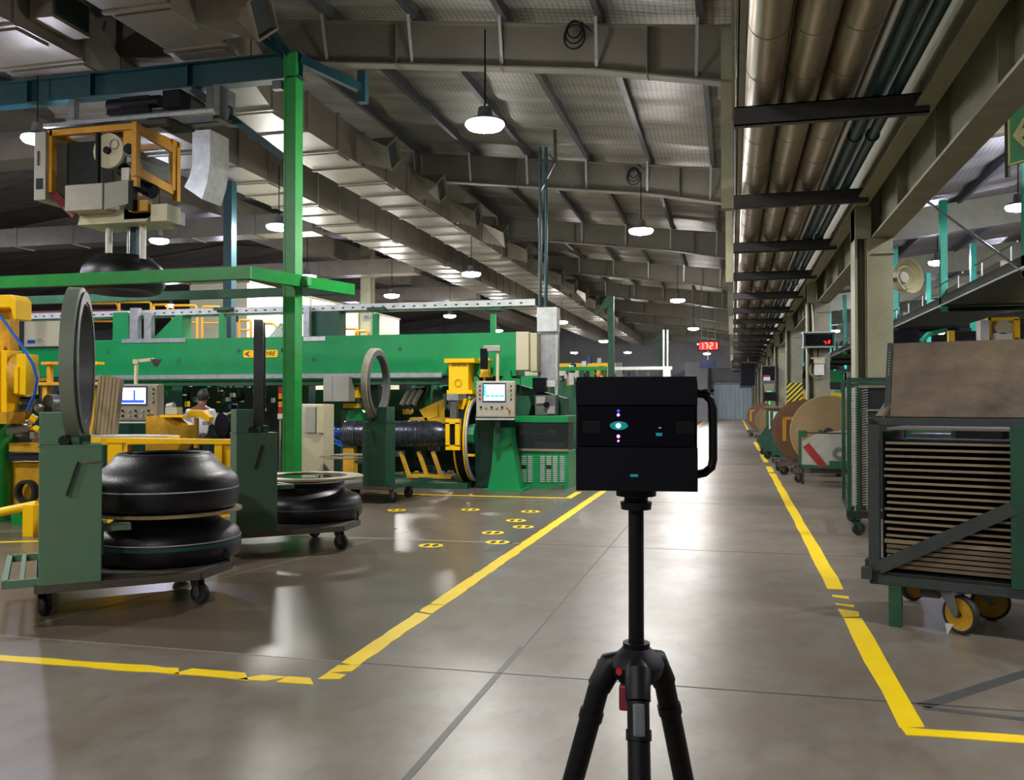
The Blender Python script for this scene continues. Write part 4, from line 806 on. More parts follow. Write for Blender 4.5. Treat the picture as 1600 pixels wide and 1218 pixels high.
# ---- operator table, slotted racks and clutter on the left of the machine
t = thing('work_table', 'yellow edged octagonal work table covered with papers', 'table', (0,0,0)); Y = 11.2
zt = 1.1; tp = [az(130,668,zt), az(142,684,zt), az(182,684,zt), az(266,679,zt), az(262,672,zt), az(215,664,zt), az(150,661,zt)]
tp = [(-8.2,9.5),(-8.0,9.15),(-7.45,9.2),(-6.8,9.6),(-6.9,10.0),(-7.55,10.15),(-8.2,9.95)]
MB().prism(tp, (0,0,.98), (1,0,0), (0,1,0), .09).build('table_top', M['yellow'], t, .008); MB().prism([(-7.5+(x+7.5)*.96,9.65+(y-9.65)*.94) for x, y in tp], (0,0,1.072), (1,0,0), (0,1,0), .006).build('paper_layer', M['white_dirty'], t)
MB().prism([(-7.85,9.4),(-7.35,9.4),(-7.25,9.75),(-7.75,9.8)], (0,0,1.08), (1,0,0), (0,1,0), .004).build('paper_sheet', M['white'], t); MB().bx(-7.6,-7.4,9.5,9.7,0,.98).build('table_post', M['yellow_worn'], t)
for k, (u, v0, v1, dx) in enumerate(((158,585,660,.02),(170,588,650,.05))):
    a, b = ay(u-8+dx*100*.4, v0, 9.8), ay(u, v1, 9.8); mb = MB()
    for i in range(4): mb.bar((b.x-.08+.055*i, 9.8, 1.08), (b.x-.03+.055*i, 9.85, a.z-.01*i), .045, .08)
    tag(mb.build('slotted_rack', M['board_edge']), ['tall brown slotted holder leaning on the work table by the hoop','brown slotted holder touching the taupe console'][k], 'holder')
t = thing('yellow_barrier', 'yellow steel barrier frame behind the two stacked tyres', 'barrier', (0,0,0)); Y = 8.95
MB().pb(166, 684, 371, 694, Y, .1).build('top_rail', M['yellow'], t); MB().pb(168, 690, 190, 800, Y+.02, .1).build('post', M['yellow'], t, .005); MB().pb(335, 694, 346, 805, Y+.02, .08).build('post', M['yellow'], t); MB().pb(346, 694, 365, 805, Y+.06, .06).build('side_panel', M['yellow'], t, .006); MB().pb(168, 785, 365, 812, Y+.03, .06).build('lower_rail', M['yellow_worn'], t)
MB().pb(168, 806, 190, 824, Y, .12).build('foot', M['yellow'], t); MB().pb(346, 804, 365, 823, Y, .12).build('foot', M['yellow'], t)
# yellow press machine at the picture edge
t = thing('yellow_press', 'tall yellow press with curved head standing on a green base', 'machine', (0,0,0)); Y = 9.0
MB().pb(-60, 548, 10, 645, Y, .25).build('body', M['yellow'], t, .01); MB().cyl(ay(-12,640,Y), ay(-12,540,Y), .13, 18).build('column', M['yellow'], t)
MB().pp([(-60,462),(18,460),(25,468),(25,498),(22,500),(16,480),(-60,482)], Y-.1, .25).build('head', M['yellow'], t, .01); MB().pb(-60, 478, 16, 550, Y+.1, .15).build('head_block', M['yellow_worn'], t, .02)
MB().pb(26, 553, 40, 616, Y-.1, .2).build('slide_bar', M['yellow'], t); MB().disc(ay(36, 586, Y+.2), .27, .12, (1,.25,0), 28).build('round_cover', M['yellow_worn'], t); MB().pb(22, 573, 28, 614, Y-.12, .2).build('slide_bar', M['yellow'], t)
MB().pb(-60, 643, 10, 662, Y-.05, .3).build('collar', M['yellow_worn'], t)
MB().cyl(ay(-8, 660, Y+.3), ay(-8, 826, Y+.3), .2, 24).build('base_column', M['green_rail'], t); MB().pb(-60, 824, 40, 832, Y-.1, 1.1).build('base_plate', M['green'], t); MB().pp([(14,790),(26,788),(42,824),(20,826)], Y, .06).build('base_rib', M['green_rail'], t)
MB().tube([ay(0,492,Y-.15), ay(16,515,Y-.2), ay(38,545,Y-.2), ay(52,570,Y-.2), ay(58,592,Y-.2), ay(54,615,Y-.2), ay(44,640,Y-.2)], .018, 8).build('air_hose', M['blue'], t)
# valve train beside it
t = thing('actuator_rig', 'cluttered grey rig of valves, cylinders and yellow blocks beside the yellow press', 'machine unit', (0,0,0)); Y = 9.3; rnd = random.Random(4)
for i in range(46):
    u, v = rnd.uniform(14, 98), rnd.uniform(614, 690); s = rnd.uniform(.02, .055); p = ay(u, v, Y+rnd.uniform(-.1, .3))
    m_ = rnd.choice(['steel_mid','steel_dark','cabinet_grey','yellow','steel_dirty','console_dark','black','yellow_worn'])
    (MB().cyl(p, p+Vector((rnd.uniform(.05,.16), rnd.uniform(-.05,.05), rnd.uniform(-.05,.05))), s, 12) if i % 2 else MB().box(p, (s*3, s*2, s*2), rnd.uniform(-.5,.5))).build('valve' if i % 2 else 'block', M[m_], t)
MB().disc(ay(82,632,Y), .13, .12, (.3,1,0), 20).build('head_disc', M['steel_mid'], t); MB().cyl(ay(10,672,Y-.2), ay(42,668,Y), .055, 14).build('cylinder', M['galv'], t); MB().pb(14, 692, 62, 706, Y-.05, .3).build('carriage', M['yellow_worn'], t); MB().pb(10, 708, 62, 720, Y, .3).build('carriage_base', M['steel_dark'], t)
MB().pb(12, 722, 62, 790, Y+.1, .4).build('side_cover', M['yellow_worn'], t); MB().ring(ay(42,768,Y), .15, .11, .09, (0,1,0), 28).build('black_hose', M['wheel_rubber'], t)
mb = MB().tube([az(-40,816,.33)]+[ay(-20,802,8.3), ay(56,785,8.3)], .05, 12); tl = thing('guard_rail', 'low yellow tube guard rail beside the tower trolley', 'rail', (0,0,0)); MB().tube([ay(-40,808,8.2), ay(58,788,8.4)], .05, 12).build('rail', M['yellow'], tl); pz = ay(51,788,8.35); MB().bx(pz.x-.07, pz.x+.07, 8.28, 8.42, 0, pz.z).build('post', M['yellow'], tl)
# yellow spools stand behind hoop
for k, (u0, u1) in enumerate(((72,84),(104,116),(131,143))):
    tag(MB().cyl(ay((u0+u1)/2, 598, 13.2), ay((u0+u1)/2, 568, 13.2), .055, 14).pb(u0-8, 565, u1+8, 569, 13.1, .2).build('yellow_spool', M['yellow' if k else 'orange']), ['dull yellow spindle post before the green beam extension','yellow spindle post seen inside the hoop','yellow spindle post just clear of the hoop'][k], 'spindle', None)
tag(MB().pb(60, 597, 155, 601, 13.05, .35).pb(66, 600, 72, 758, 13.1, .1).pb(140, 600, 146, 758, 13.1, .1).build('spindle_table', M['yellow_worn']), 'long dark yellow bench under the spindle posts', 'bench')
tag(MB().pb(134, 618, 142, 662, 10.6, .06).build('yellow_bar', M['yellow']), 'upright yellow bar between the hoop and the slotted holders', 'bar')
t = thing('rotating_arm', 'yellow angled applicator arm in front of the white shirt', 'machine arm', (0,0,0)); Y = 11.6
MB().pp([(291,646),(297,640),(316,641),(328,652),(326,659),(318,656),(308,650),(292,652)], Y, .12).build('arm', M['yellow'], t, .005); MB().pb(316, 658, 324, 664, Y, .1).build('nozzle', M['galv'], t); MB().pb(303, 652, 307, 700, Y+.02, .06).build('stand', M['yellow_worn'], t)
tag(MB().pp([(228,650),(258,648),(286,664),(284,690),(226,780)], 12.0, .3).build('hopper', M['yellow_worn']), 'dull yellow hopper between the taupe console and the worker', 'hopper')
tag(MB().pb(258, 636, 276, 647, 12.1, .15).cyl(ay(262,635,12.15), ay(272,633,12.15), .05, 10).build('gearbox', M['white_dirty']), 'pale small gearbox on top of the yellow hopper', 'gearbox')
tag(MB().pb(250, 648, 285, 652, 11.9, .4).build('flat_cover', M['yellow']), 'flat yellow lid in front of the pale gearbox', 'lid')
t = thing('carcass_drum', 'dark round drum with yellow rim beside the worker', 'drum', (0,0,0)); MB().disc(ay(368,664,12.6), .2, .5, (.5,1,0), 28).build('drum', M['black'], t); MB().ring(ay(364,664,12.4), .22, .19, .04, (.5,1,0), 28).build('rim', M['yellow_worn'], t); MB().pb(334, 680, 372, 684, 12.4, .4).build('bench', M['black'], t); MB().pb(345, 684, 350, 776, 12.5, .1).build('bench_leg', M['steel_dark'], t)
for i in range(4):
    p, q = ay(352+12*i, 602, YB+.9), ay(372+12*i, 585, YB+.9)
    tag(MB().bar(ay(350+9*i,604,YB+.8), ay(372+9*i,586,YB+.8), .05, .05).build('guide_bar', M['white']), f'slanted white guide bar under the beam, {ORD[i]} from the worker', 'guide bar', 'slanted white guide bars')
    tag(MB().bar(ay(418+6*i,531,YB+.75), ay(440+5*i,505,YB+.75), .04, .04).build('guide_bar', M['white']), f'slanted white guide bar on top of the beam, {ORD[i]} from the hoop', 'guide bar', 'slanted white guide bars')
rnd = random.Random(11); cl = thing('component_rack', 'dark rack of small pale and blue machine parts behind the worker', 'rack', (0,0,0))
MB().pb(285, 600, 440, 690, YB+1.6, .1).build('dark_fill_panel', M['hole'], cl)
for i in range(64):
    u, v = rnd.uniform(286, 430), rnd.uniform(590, 655); p = ay(u, v, YB+.85+rnd.uniform(-.3,.5)); s = rnd.uniform(.03, .09)
    m_ = rnd.choice(['steel_dark','black','white','white_dirty','galv_light','steel_mid','teal_light','black','green_deep','blue','yellow','galv_light'])
    MB().box(p, (s, .08, s*rnd.uniform(.6,2.2)), rnd.uniform(-.4,.4)).build('component', M[m_], cl)
rn2 = random.Random(21); cl = thing('drive_rack', 'dark machinery rack of small drives behind the tyre drum', 'rack', (0,0,0)); MB().pb(560, 640, 742, 750, YB+1.9, .1).build('dark_fill_panel', M['hole'], cl)
for i in range(64):
    u, v = rn2.uniform(555, 742), rn2.uniform(606, 756); p = ay(u, v, YB+.9+rn2.uniform(-.2,.5)); s = rn2.uniform(.04, .12)
    m_ = rn2.choice(['steel_dark','black','steel_dark','steel_mid','green_deep','black','yellow_worn','yellow','galv','white_dirty','yellow'])
    MB().box(p, (s*1.4, .1, s), 0).build('drive_part', M[m_], cl)
# worker
def person(loc, rz):
    t = thing('person', 'person in white shirt seen from behind, bending towards the machine', 'person', loc, rz)
    V = [(0,0,.95),(0,.03,1.12),(0,.1,1.32),(0,.14,1.45),(0,.19,1.53),(0,.23,1.62),(0,.24,1.7), (-.19,.13,1.41),(-.25,.2,1.17),(-.2,.42,1.1),(-.18,.5,1.09), (.19,.13,1.41),(.25,.2,1.17),(.2,.42,1.1),(.18,.5,1.09), (-.1,0,.9),(-.12,.04,.5),(-.12,0,.09),(-.13,.12,.05), (.1,0,.9),(.12,.04,.5),(.12,0,.09),(.13,.12,.05)]
    Ed = [(0,1),(1,2),(2,3),(3,4),(4,5),(5,6),(3,7),(7,8),(8,9),(9,10),(3,11),(11,12),(12,13),(13,14),(0,15),(15,16),(16,17),(17,18),(0,19),(19,20),(20,21),(21,22)]
    Rd = [.14,.14,.16,.12,.055,.09,.085,.075,.05,.038,.042,.075,.05,.038,.042,.09,.065,.045,.04,.09,.065,.045,.04]
    def skin(name, vs, es, rs, m_, root=0):
        me = bpy.data.meshes.new(name); me.from_pydata(vs, es, []); o = bpy.data.objects.new(name, me); C.objects.link(o); o.parent = t
        sk = o.modifiers.new('skin', 'SKIN'); sk.use_smooth_shade = True
        for i, r in enumerate(rs): me.skin_vertices[0].data[i].radius = (r*1.0, r*.85)
        me.skin_vertices[0].data[root].use_root = True
        sb = o.modifiers.new('subdivision', 'SUBSURF'); sb.levels = 1; sb.render_levels = 2; me.materials.append(m_); return o
    skin('body', V, Ed, Rd, M['skin'])
    s_ids = [0,1,2,3,7,8,11,12]; mp = {q: i for i, q in enumerate(s_ids)}
    skin('shirt', [V[i] for i in s_ids], [(mp[a],mp[b]) for a, b in Ed if a in mp and b in mp], [Rd[i]*1.15+.012 for i in s_ids], M['shirt'])
    l_ids = [0,15,16,17,19,20,21]; mp = {q: i for i, q in enumerate(l_ids)}
    skin('trousers', [(V[i][0],V[i][1],V[i][2]-.0) for i in l_ids], [(mp[a],mp[b]) for a, b in Ed if a in mp and b in mp], [Rd[i]*1.12+.012 for i in l_ids], M['trousers'])
    MB().lathe([(0,-.1),(.06,-.09),(.1,-.02),(.103,.04),(.07,.1),(0,.118)], (0,.225,1.685), Matrix.Rotation(-.35,3,'X'), 20).build('hair', M['hair'], t)
    for s in (-1,1): MB().lathe([(0,-.02),(.014,-.012),(.016,.01),(0,.02)], (s*.098,.25,1.65), n=10).build('ear', M['skin'], t); MB().box((s*.125,.06,.04),(.09,.26,.08)).build('shoe', M['shoe'], t, .02)
    MB().prism([(-.015,0),(.015,0),(0,.05)], (0,.33,1.63), (1,0,0), (0,.3,1), .03).build('nose', M['skin'], t)
    for s in (-1,1):
        for i in range(4): a = Vector((s*.18+(-.03+.02*i),.52,1.09)); MB().tube([a, a+Vector((0,.045,-.015)), a+Vector((0,.07,-.045))], [.009,.008,.006], 6).build('finger', M['skin'], t)
        a = Vector((s*.18-s*.045,.5,1.09)); MB().tube([a, a+Vector((-s*.02,.04,-.02))], [.01,.007], 6).build('thumb', M['skin'], t)
    return t
pw = ay(309, 650, 12.9); q = person((pw.x, 12.9, 0), math.radians(12)); q.scale = (.95, .95, .95)
# footprint stickers
for k, (x, y) in enumerate(((-3.07,8.78),(-2.45,9.16),(-2.68,9.81),(-2.45,10.36),(-2.67,10.89),(-2.7,11.83),(-3.56,11.84),(-4.53,11.52))):
    t = thing('footprint_sticker', f'round yellow footprint sticker on the brown floor, {ORD[k]} of eight counting away from the tripod', 'floor sticker', (x, y, 0), 0, 'footprint stickers')
    MB().disc((0,0,.002), .13, .002, n=28).build('sticker', M['line'], t)
    for s in (-1, 1): MB().prism([(.028*math.cos(a)+s*.045, .075*math.sin(a)+s*.01) for a in [2*PI*i/14 for i in range(14)]], (0,0,.003), (1,0,0), (0,1,0), .0015).build('footprint', M['black'], t)
# ================================================================== CAGE TROLLEY WITH BOARDS
PH = math.radians(-19)
t = thing('board_trolley', 'dark green cage trolley filled with brown boards on yellow casters', 'trolley', (.895, 6.42, 0), PH)
Lc, Dc = 1.22, .95
mb = MB().bx(0, Lc, 0, .06, .27, .36).bx(0, Lc, Dc-.06, Dc, .27, .36).bx(0, .06, 0, Dc, .27, .36).bx(Lc-.06, Lc, 0, Dc, .27, .36).bx(-.05, .05, .1, .2, .36, .42).bx(0, Lc, 0, Dc, .33, .36)
mb.build('base_frame', M['frame_dark'], t, .006)
MB().bx(-.05, .02, -.02, .06, .3, .38).build('corner_lug', M['frame_dark'], t); MB().bx(-.06,.0,.3,.38,.3,.38).build('corner_lug', M['frame_dark'], t)
for x in (.03, Lc-.05):
    for y in (.03, Dc-.03): MB().bx(x-.035, x+.035, y-.03, y+.03, .36, 1.37).build('post', M['frame_dark'], t, .003)
MB().bx(.84, 1.0, -.012, .03, .33, 1.36).build('flat_post', M['green_deep'], t, .003)
for y in (.0, Dc-.04): MB().bx(.0, Lc, y, y+.045, 1.345, 1.395).build('top_rail', M['frame_dark'], t, .004)
for x in (.0, Lc-.045): MB().bx(x, x+.045, 0, Dc, 1.345, 1.39).build('top_rail', M['frame_dark'], t, .004)
MB().bar((.06,-.015,.385),(.86,-.015,.84),.012,.085).build('diagonal_brace', M['frame_dark'], t)
MB().bx(.12, .2, .0, .06, .0, .27).build('prop_leg', M['green_dark'], t, .003)
MB().bx(.07,.085,.1,.8,.36,1.3).build('inner_black_strip', M['black'], t)  # black strip filling the gap between post and boards
def big_caster(x, y, a):
    f = MB(); r = .125; o = Vector((x, y, 0)); R_ = Matrix.Rotation(a, 3, 'Z'); off = R_@Vector((.06,0,0)); axis = R_@Vector((0,1,0))
    f.box(o+Vector((0,0,.262)), (.14,.12,.016), a)
    for s in (-1,1):
        f.prism([(-.06,.255),(.05,.255),(.075,.12),(.05,.105),(.03,.13)], o+R_@Vector((0,s*.045,0)), R_@Vector((1,0,0)), (0,0,1), .008)
    fk = f.build('caster', M['steel_mid'], t); c = o+off+Vector((0,0,r)); Mx = Vector((0,0,1)).rotation_difference(axis).to_matrix()
    MB().lathe([(.104,-.024),(.12,-.024),(r,-.014),(r,.014),(.12,.024),(.104,.024)], c, Mx, 32, True).build('wheel_tread', M['wheel_rubber'], fk)
    MB().lathe([(0,-.016),(.04,-.02),(.06,-.014),(.09,-.014),(.106,-.022),(.106,.022),(.09,.014),(.06,.014),(.04,.02),(0,.016)], c, Mx, 32).build('wheel_disc', M['yellow_worn'], fk); MB().disc(c, .018, .1, axis, 12).build('axle', M['steel_dark'], fk)
for x, y, a in ((.5,.08,-.55),(.62,.55,.2),(1.05,.1,.3),(1.1,.85,.4),(.1,.88,1.0)): big_caster(x, y, a)
MB().bx(.3,.42,.1,.3,.2,.27).build('under_block', M['steel_dark'], t)
tp_ = MB().prism([(0,0),(.05,.0),(.012,-.075)], (.47,-.06,.08), (1,0,0), (0,0,1), .002); tag(tp_.build('torn_tape', M['white']), 'scrap of white tape stuck under the yellow caster wheel', 'tape').location = (0,0,0)
tpo = [o for o in C.objects if o.name == 'torn_tape'][0]; tpo.location = (.895, 6.42, -.0); tpo.rotation_euler = (0,0,PH)
ob = Vector((.895, 6.42, 0)); Rz = Matrix.Rotation(PH, 3, 'Z'); rnd = random.Random(9)
b0 = None
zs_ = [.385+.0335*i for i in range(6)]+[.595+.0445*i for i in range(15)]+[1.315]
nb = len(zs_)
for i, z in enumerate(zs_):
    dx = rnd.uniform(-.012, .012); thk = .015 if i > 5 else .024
    o = MB().bx(.1, 1.14, .052, .88, 0, thk).build('board', M['board_shade'], None, .003); e_ = MB().bx(.1, 1.14, .038, .052, 0, thk).build('board_edge_strip', M['board_edge' if i > 4 else 'board'], o); o.location = ob+Rz@Vector((dx, rnd.uniform(-.012,.0), z)); o.rotation_euler = (0, rnd.uniform(-.002,.002), PH)
    lab = 'single brown board just below the top rail of the dark cage trolley' if i == nb-1 else ('lowest brown board lying in the dark cage trolley' if i == 0 else f'thin brown board in the dark cage trolley, {(ORD+["seventeenth","eighteenth","nineteenth","twentieth","twenty-first","twenty-second"])[i]} up from its deck')
    tag(o, lab, 'board', 'boards in the cage trolley')
o = MB().bx(-.0, 1.2, -.012, .012, 0, .53).build('leaning_sheet', M['panel_brown'], None, .004); tag(o, 'big brown sheet leaning back on top of the cage trolley', 'sheet'); o.location = ob+Rz@Vector((.12,.09,1.397)); o.rotation_euler = (math.radians(-16), 0, PH)
s_ = MB().bx(-.035, .0, -.02, .02, 0, .53).build('sheet_frame', M['frame_dark'], o)
for v in range(9): MB().disc((-.018,-.021,.3+.02*v), .004, .006, (0,1,0), 8).build('rivet', M['galv'], s_)
tag(MB().bar((.06,.06,1.4),(.17,.22,1.62),.06,.02).build('steel_bracket', M['board']), 'brown steel bracket propping the leaning sheet on the cage trolley', 'bracket'); q = [o for o in C.objects if o.name == 'steel_bracket'][0]; q.location = ob; q.rotation_euler = (0,0,PH)
# ================================================================== RACK TROLLEY WITH SPRUNG TEETH
t = thing('comb_rack_trolley', 'tall green rack trolley with rows of metal teeth behind the cage trolley', 'trolley', (1.27, 10.6, 0), math.radians(-4))
for x, y in ((0,0),(.09,0),(.62,0),(0,1.3),(.62,1.3)): MB().bx(x-.022, x+.022, y-.022, y+.022, .18, 1.78 if x < .05 else 1.68).build('post', M['green_deep'], t)
for y in (0, 1.3):
    for z in (1.76, 1.7): MB().bx(-.02, .75, y-.018, y+.018, z-.015, z+.015).build('top_bar', M['green_deep'], t)
MB().bx(-.02, .7, -.03, .03, .2, .28).build('base_bar', M['steel_dark'], t); MB().bx(-.03,.03,0,1.3,.2,.28).build('base_bar', M['steel_dark'], t); MB().bx(.59,.65,0,1.3,.2,.28).build('base_bar', M['steel_dark'], t)
for x in (.045, .16):
    mb = MB()
    for i in range(46): mb.bar((x-.02,-.01,.35+.029*i),(x+.035,-.05,.365+.029*i),.008,.012)
    mb.build('comb_teeth', M['galv'], t)
MB().bx(.13,.6,.02,.05,1.42,1.66).build('dark_panel', M['steel_dark'], t); MB().bx(.2,.6,.1,.13,.3,1.4).build('dark_fill_panel', M['frame_dark'], t); MB().bar((.12,0,1.4),(.24,0,1.1),.03,.03).build('brace', M['green_deep'], t); MB().bx(.1,.62,-.03,.0,1.66,1.69).build('pale_rail', M['cream'], t)  # rear sheet is a dark fill standing in for the rack's shaded interior
for x, y in ((.06,.05),(.56,.1),(.06,1.2),(.56,1.2)): caster(t, x, y, .3+x, 'green_deep', .075, .2)
# ================================================================== REEL CARTS
def reel_cart(label, loc, rz, R=.62, face='reel_face', wide=.5, near=True, mark=None):
    t = thing('reel_cart', label, 'reel cart', loc, rz, 'reel carts along the columns'); zc = R+.26
    for y in (0, wide): MB().disc((0, y, zc), R, .03, (0,1,0), 44).build('reel_flange', M[face if y == 0 else 'reel_brown'], t)
    for y in (0, wide): MB().ring((0, y, zc), R+.01, R-.005, .036, (0,1,0), 44).build('flange_rim', M['wood' if face == 'reel_face' else 'reel_brown'], t)
    MB().cyl((0,0,zc),(0,wide,zc),R*.55,28).build('wound_core', M['reel_brown'], t); MB().disc((0,-.03,zc), .09, .05, (0,1,0), 20).build('hub', M['steel_dark'], t)
    MB().bx(-R, R, -.06, -.02, .18, .28).bx(-R, R, wide+.02, wide+.06, .18, .28).bx(-R, -R+.05, -.06, wide+.06, .18, .28).bx(R-.05, R, -.06, wide+.06, .18, .28).build('cart_frame', M['steel_dirty'], t)
    for x in (-R+.1, R-.1):
        for y in (.0, wide): caster(t, x, y, .3, 'steel_dirty', .075, .18)
    for x in (-.18,.12): MB().bx(x, x+.06, -.05, -.03, .28, zc+.04).build('axle_stand', M['green_dark'], t)
    if mark: MB().bx(-R*.8, -R*.68, -.022, -.016, zc-.2, zc+.3).bx(-R*.8, -R*.45, -.022, -.016, zc+.24, zc+.3).build('orange_mark', M[mark], t)
    return t
reel_cart('big pale reel on a low cart with white guard and red sticker', (1.72, 17.3, 0), math.radians(-8), .68)
t = thing('reel_guard', 'scuffed white guard panel in green frame before the pale reel', 'guard', (1.72, 17.0, 0), math.radians(-8))
MB().prism([(-.5,.33),(.5,.33),(.5,.98),(.2,1.0),(-.25,.92),(-.5,.78)], (0,-.06,0), (1,0,0), (0,0,1), .02).build('panel', M['white_dirty'], t)
MB().bx(-.55,-.5,-.1,-.05,.28,.98).bx(-.55,.5,-.1,-.05,.3,.36).build('frame', M['green_dark'], t); MB().bx(-.55,.3,-.09,-.07,.93,.95).build('top_rod', M['steel_dark'], t); MB().bx(-.5,-.4,-.1,-.05,.86,.98).build('clamp', M['green_dark'], t)
MB().bar((-.42,-.1,.72),(-.12,-.1,.34),.004,.13).build('red_sticker', M['red_tape'], t); MB().bx(-.02,.3,-.12,-.07,.3,.44).build('bearing_foot', M['green_dark'], t); MB().ring((.15,-.1,.58),.11,.06,.04,(0,1,0),20).build('bearing', M['steel_mid'], t); MB().bx(-.02,.3,-.07,-.065,.4,.66).build('bearing_plate', M['green_dark'], t)
MB().bar((.45,-.15,.3),(.3,-.25,-.0+.02),.05,.05).build('tow_bar', M['steel_dark'], t); MB().bx(-.5,-.46,-.08,-.06,0,.3).build('guard_foot', M['steel_dark'], t)
reel_cart('brown reel with orange mark, just beyond the pale reel', (1.5, 19.0, 0), math.radians(-10), .64, 'reel_brown', .4, True, 'orange')
reel_cart('brown reel behind the orange marked reel, nearest to the green carts', (1.46, 20.0, 0), math.radians(-10), .64, 'reel_brown', .4)
for k, (x, y) in enumerate(((1.3, 22.6), (1.16, 24.4), (1.12, 26.2))):
    t = thing('green_cart', f'dark green winding cart by the yellow line, {ORD[k]} beyond the brown reels', 'cart', (x, y, 0), math.radians(-6), 'green winding carts')
    MB().prism([(-.35,.2),(.35,.2),(.35,.75),(.1,.95),(-.1,.95),(-.45,.45)], (0,0,0), (1,0,0), (0,0,1), .06).build('side_plate', M['green_deep'], t); MB().prism([(-.35,.2),(.35,.2),(.35,.75),(.1,.95),(-.1,.95),(-.45,.45)], (0,.7,0), (1,0,0), (0,0,1), .06).build('side_plate', M['green_deep'], t)
    MB().bx(-.2,.35,-.05,.75,.85,1.3).build('frame_top', M['green_dark'], t); MB().bx(-.12,.0,-.08,-.05,.5,1.25).build('white_strip', M['white'], t); MB().bx(.05,.2,-.08,-.05,.6,1.2).build('dark_slot', M['black'], t); MB().bx(-.3,.35,-.06,-.03,1.3,1.33).build('top_lip', M['steel_dark'], t)
    for xx in (-.32,.28):
        for yy in (.0,.62): caster(t, xx, yy, .4, 'green_deep', .09, .2)
for k, (x, y, R, f) in enumerate(((1.42, 30, .55, 'reel_face'), (1.35, 34, .55, 'reel_face'), (1.2, 40, .6, 'reel_brown'))): reel_cart(f'distant reel on a cart by the columns, {ORD[k]} after the green carts', (x, y, 0), math.radians(-8), R, f, .4, False, 'orange' if k == 2 else None)
for k, (x, y) in enumerate(((-2.75, 41), (-2.65, 45), (-2.7, 50))): reel_cart(f'distant brown reel standing past the tripod camera, {ORD[k]} along the aisle edge', (x, y, 0), math.radians(6), .75, 'reel_face' if k == 0 else 'reel_brown', .5, False, None)
# ================================================================== THINGS ON THE COLUMNS
def on_col(k, name, label, cat): return thing(name, label, cat, (1.86, COLY[k]-.25, 0))
t = on_col(1, 'led_display', 'grey framed display box with red digits high on the second column', 'display')
MB().bx(-.34,.3,-.3,.02,2.72,3.02).build('case', M['steel_dark'], t); MB().bx(-.36,.32,-.34,.02,3.02,3.05).bx(-.36,.32,-.34,.02,2.7,2.72).build('case_rim', M['galv'], t); MB().bx(-.3,.26,-.305,-.3,2.75,2.99).build('window', M['black_gloss'], t)
for x in (.1, .19):
    mb = MB(); seven(mb, '7' if x < .15 else '2', x, -.31, 2.8+.02*(x > .15), .045, .06, .012); mb.build('red_digit', M['led_red'], t)
t = on_col(1, 'hose_reel', 'grey coiled cable and white box hung on the second column', 'cable reel')
for r in (.2,.18,.16): MB().ring((-.02,-.05-.03*(r*20-3),2.22), r, r-.018, .02, (0,1,0), 28).build('cable_coil', M['console_dark'], t)
MB().bx(-.1,.1,-.14,0,2.1,2.34).build('white_box', M['white'], t); MB().bx(-.16,.12,-.1,.0,2.36,2.5).build('holder', M['cabinet'], t); MB().bx(-.16,-.12,-.12,.0,2.3,2.46).build('clip', M['black'], t); MB().tube([(-.02,-.06,2.5),(-.02,-.03,2.72)],.012,8).build('cable', M['black'], t)
for k in (0,1):
    mb = MB().tube([(1.62+.25*k+.1, COLY[k+1]-.24, 3.7), (1.75+.1*k, COLY[k+1]-.25, 3.2), (1.74+.1*k, COLY[k+1]-.25, 2.98)], .02, 8)
    if k == 0: tag(mb.build('column_cable', M['cream_light']), 'pale cable running down the second column to its display', 'cable')
t = on_col(2, 'hazard_board', 'black and yellow striped warning board on the third column', 'sign'); MB().bx(-.24,.24,-.02,0,1.5,2.1).build('board', M['hazard'], t)
t = on_col(3, 'notice_box', 'grey notice box with red and white label on the fourth column', 'box'); MB().bx(-.75,-.2,-.2,.02,2.3,2.95).build('case', M['steel_mid'], t); MB().bx(-.72,-.24,-.21,-.2,2.36,2.92).build('dark_pane', M['black'], t); MB().bx(-.68,-.42,-.225,-.21,2.36,2.5).build('white_label', M['white'], t); MB().bx(-.68,-.42,-.225,-.21,2.52,2.57).build('red_label', M['red'], t)
MB().prism([(-.7,2.3),(-.25,2.3),(-.3,1.95),(-.6,1.95)], (0,0,0), (1,0,0), (0,0,1), .15).build('lower_hood', M['console_dark'], t)
t = on_col(3, 'dark_monitor', 'small dark monitor on the fourth column below the notice box', 'monitor'); MB().bx(-.65,-.2,-.2,-.1,1.55,1.9).build('screen', M['black'], t); MB().bx(-.5,-.3,-.1,.05,1.65,1.75).build('mount', M['steel_dark'], t)
for k, (kk, z) in enumerate(((5,3.0),(6,3.0))):
    t = on_col(kk, 'hanging_monitor', f'navy flat screen hung above the aisle edge, {["before","behind"][k]} the other', 'monitor'); MB().bx(-1.4,-.62,-.1,0,2.45,3.75).build('screen', M['screen_rim'] if k else M['black'], t); MB().bx(-1.3,.0,.0,.03,3.75,3.8).build('arm', M['steel_mid'], t); MB().bx(-1.05,-.95,.0,.03,3.75,4.2).build('hanger', M['steel_mid'], t)
tag(MB().cyl((1.62,42,1.7),(1.62,42,2.2),.12,14).cyl((1.62,42,0),(1.62,42,1.7),.04,8).build('beacon_light', emit('green_beacon', '50c060', .6)), 'small green lit beacon beside a distant column', 'beacon')
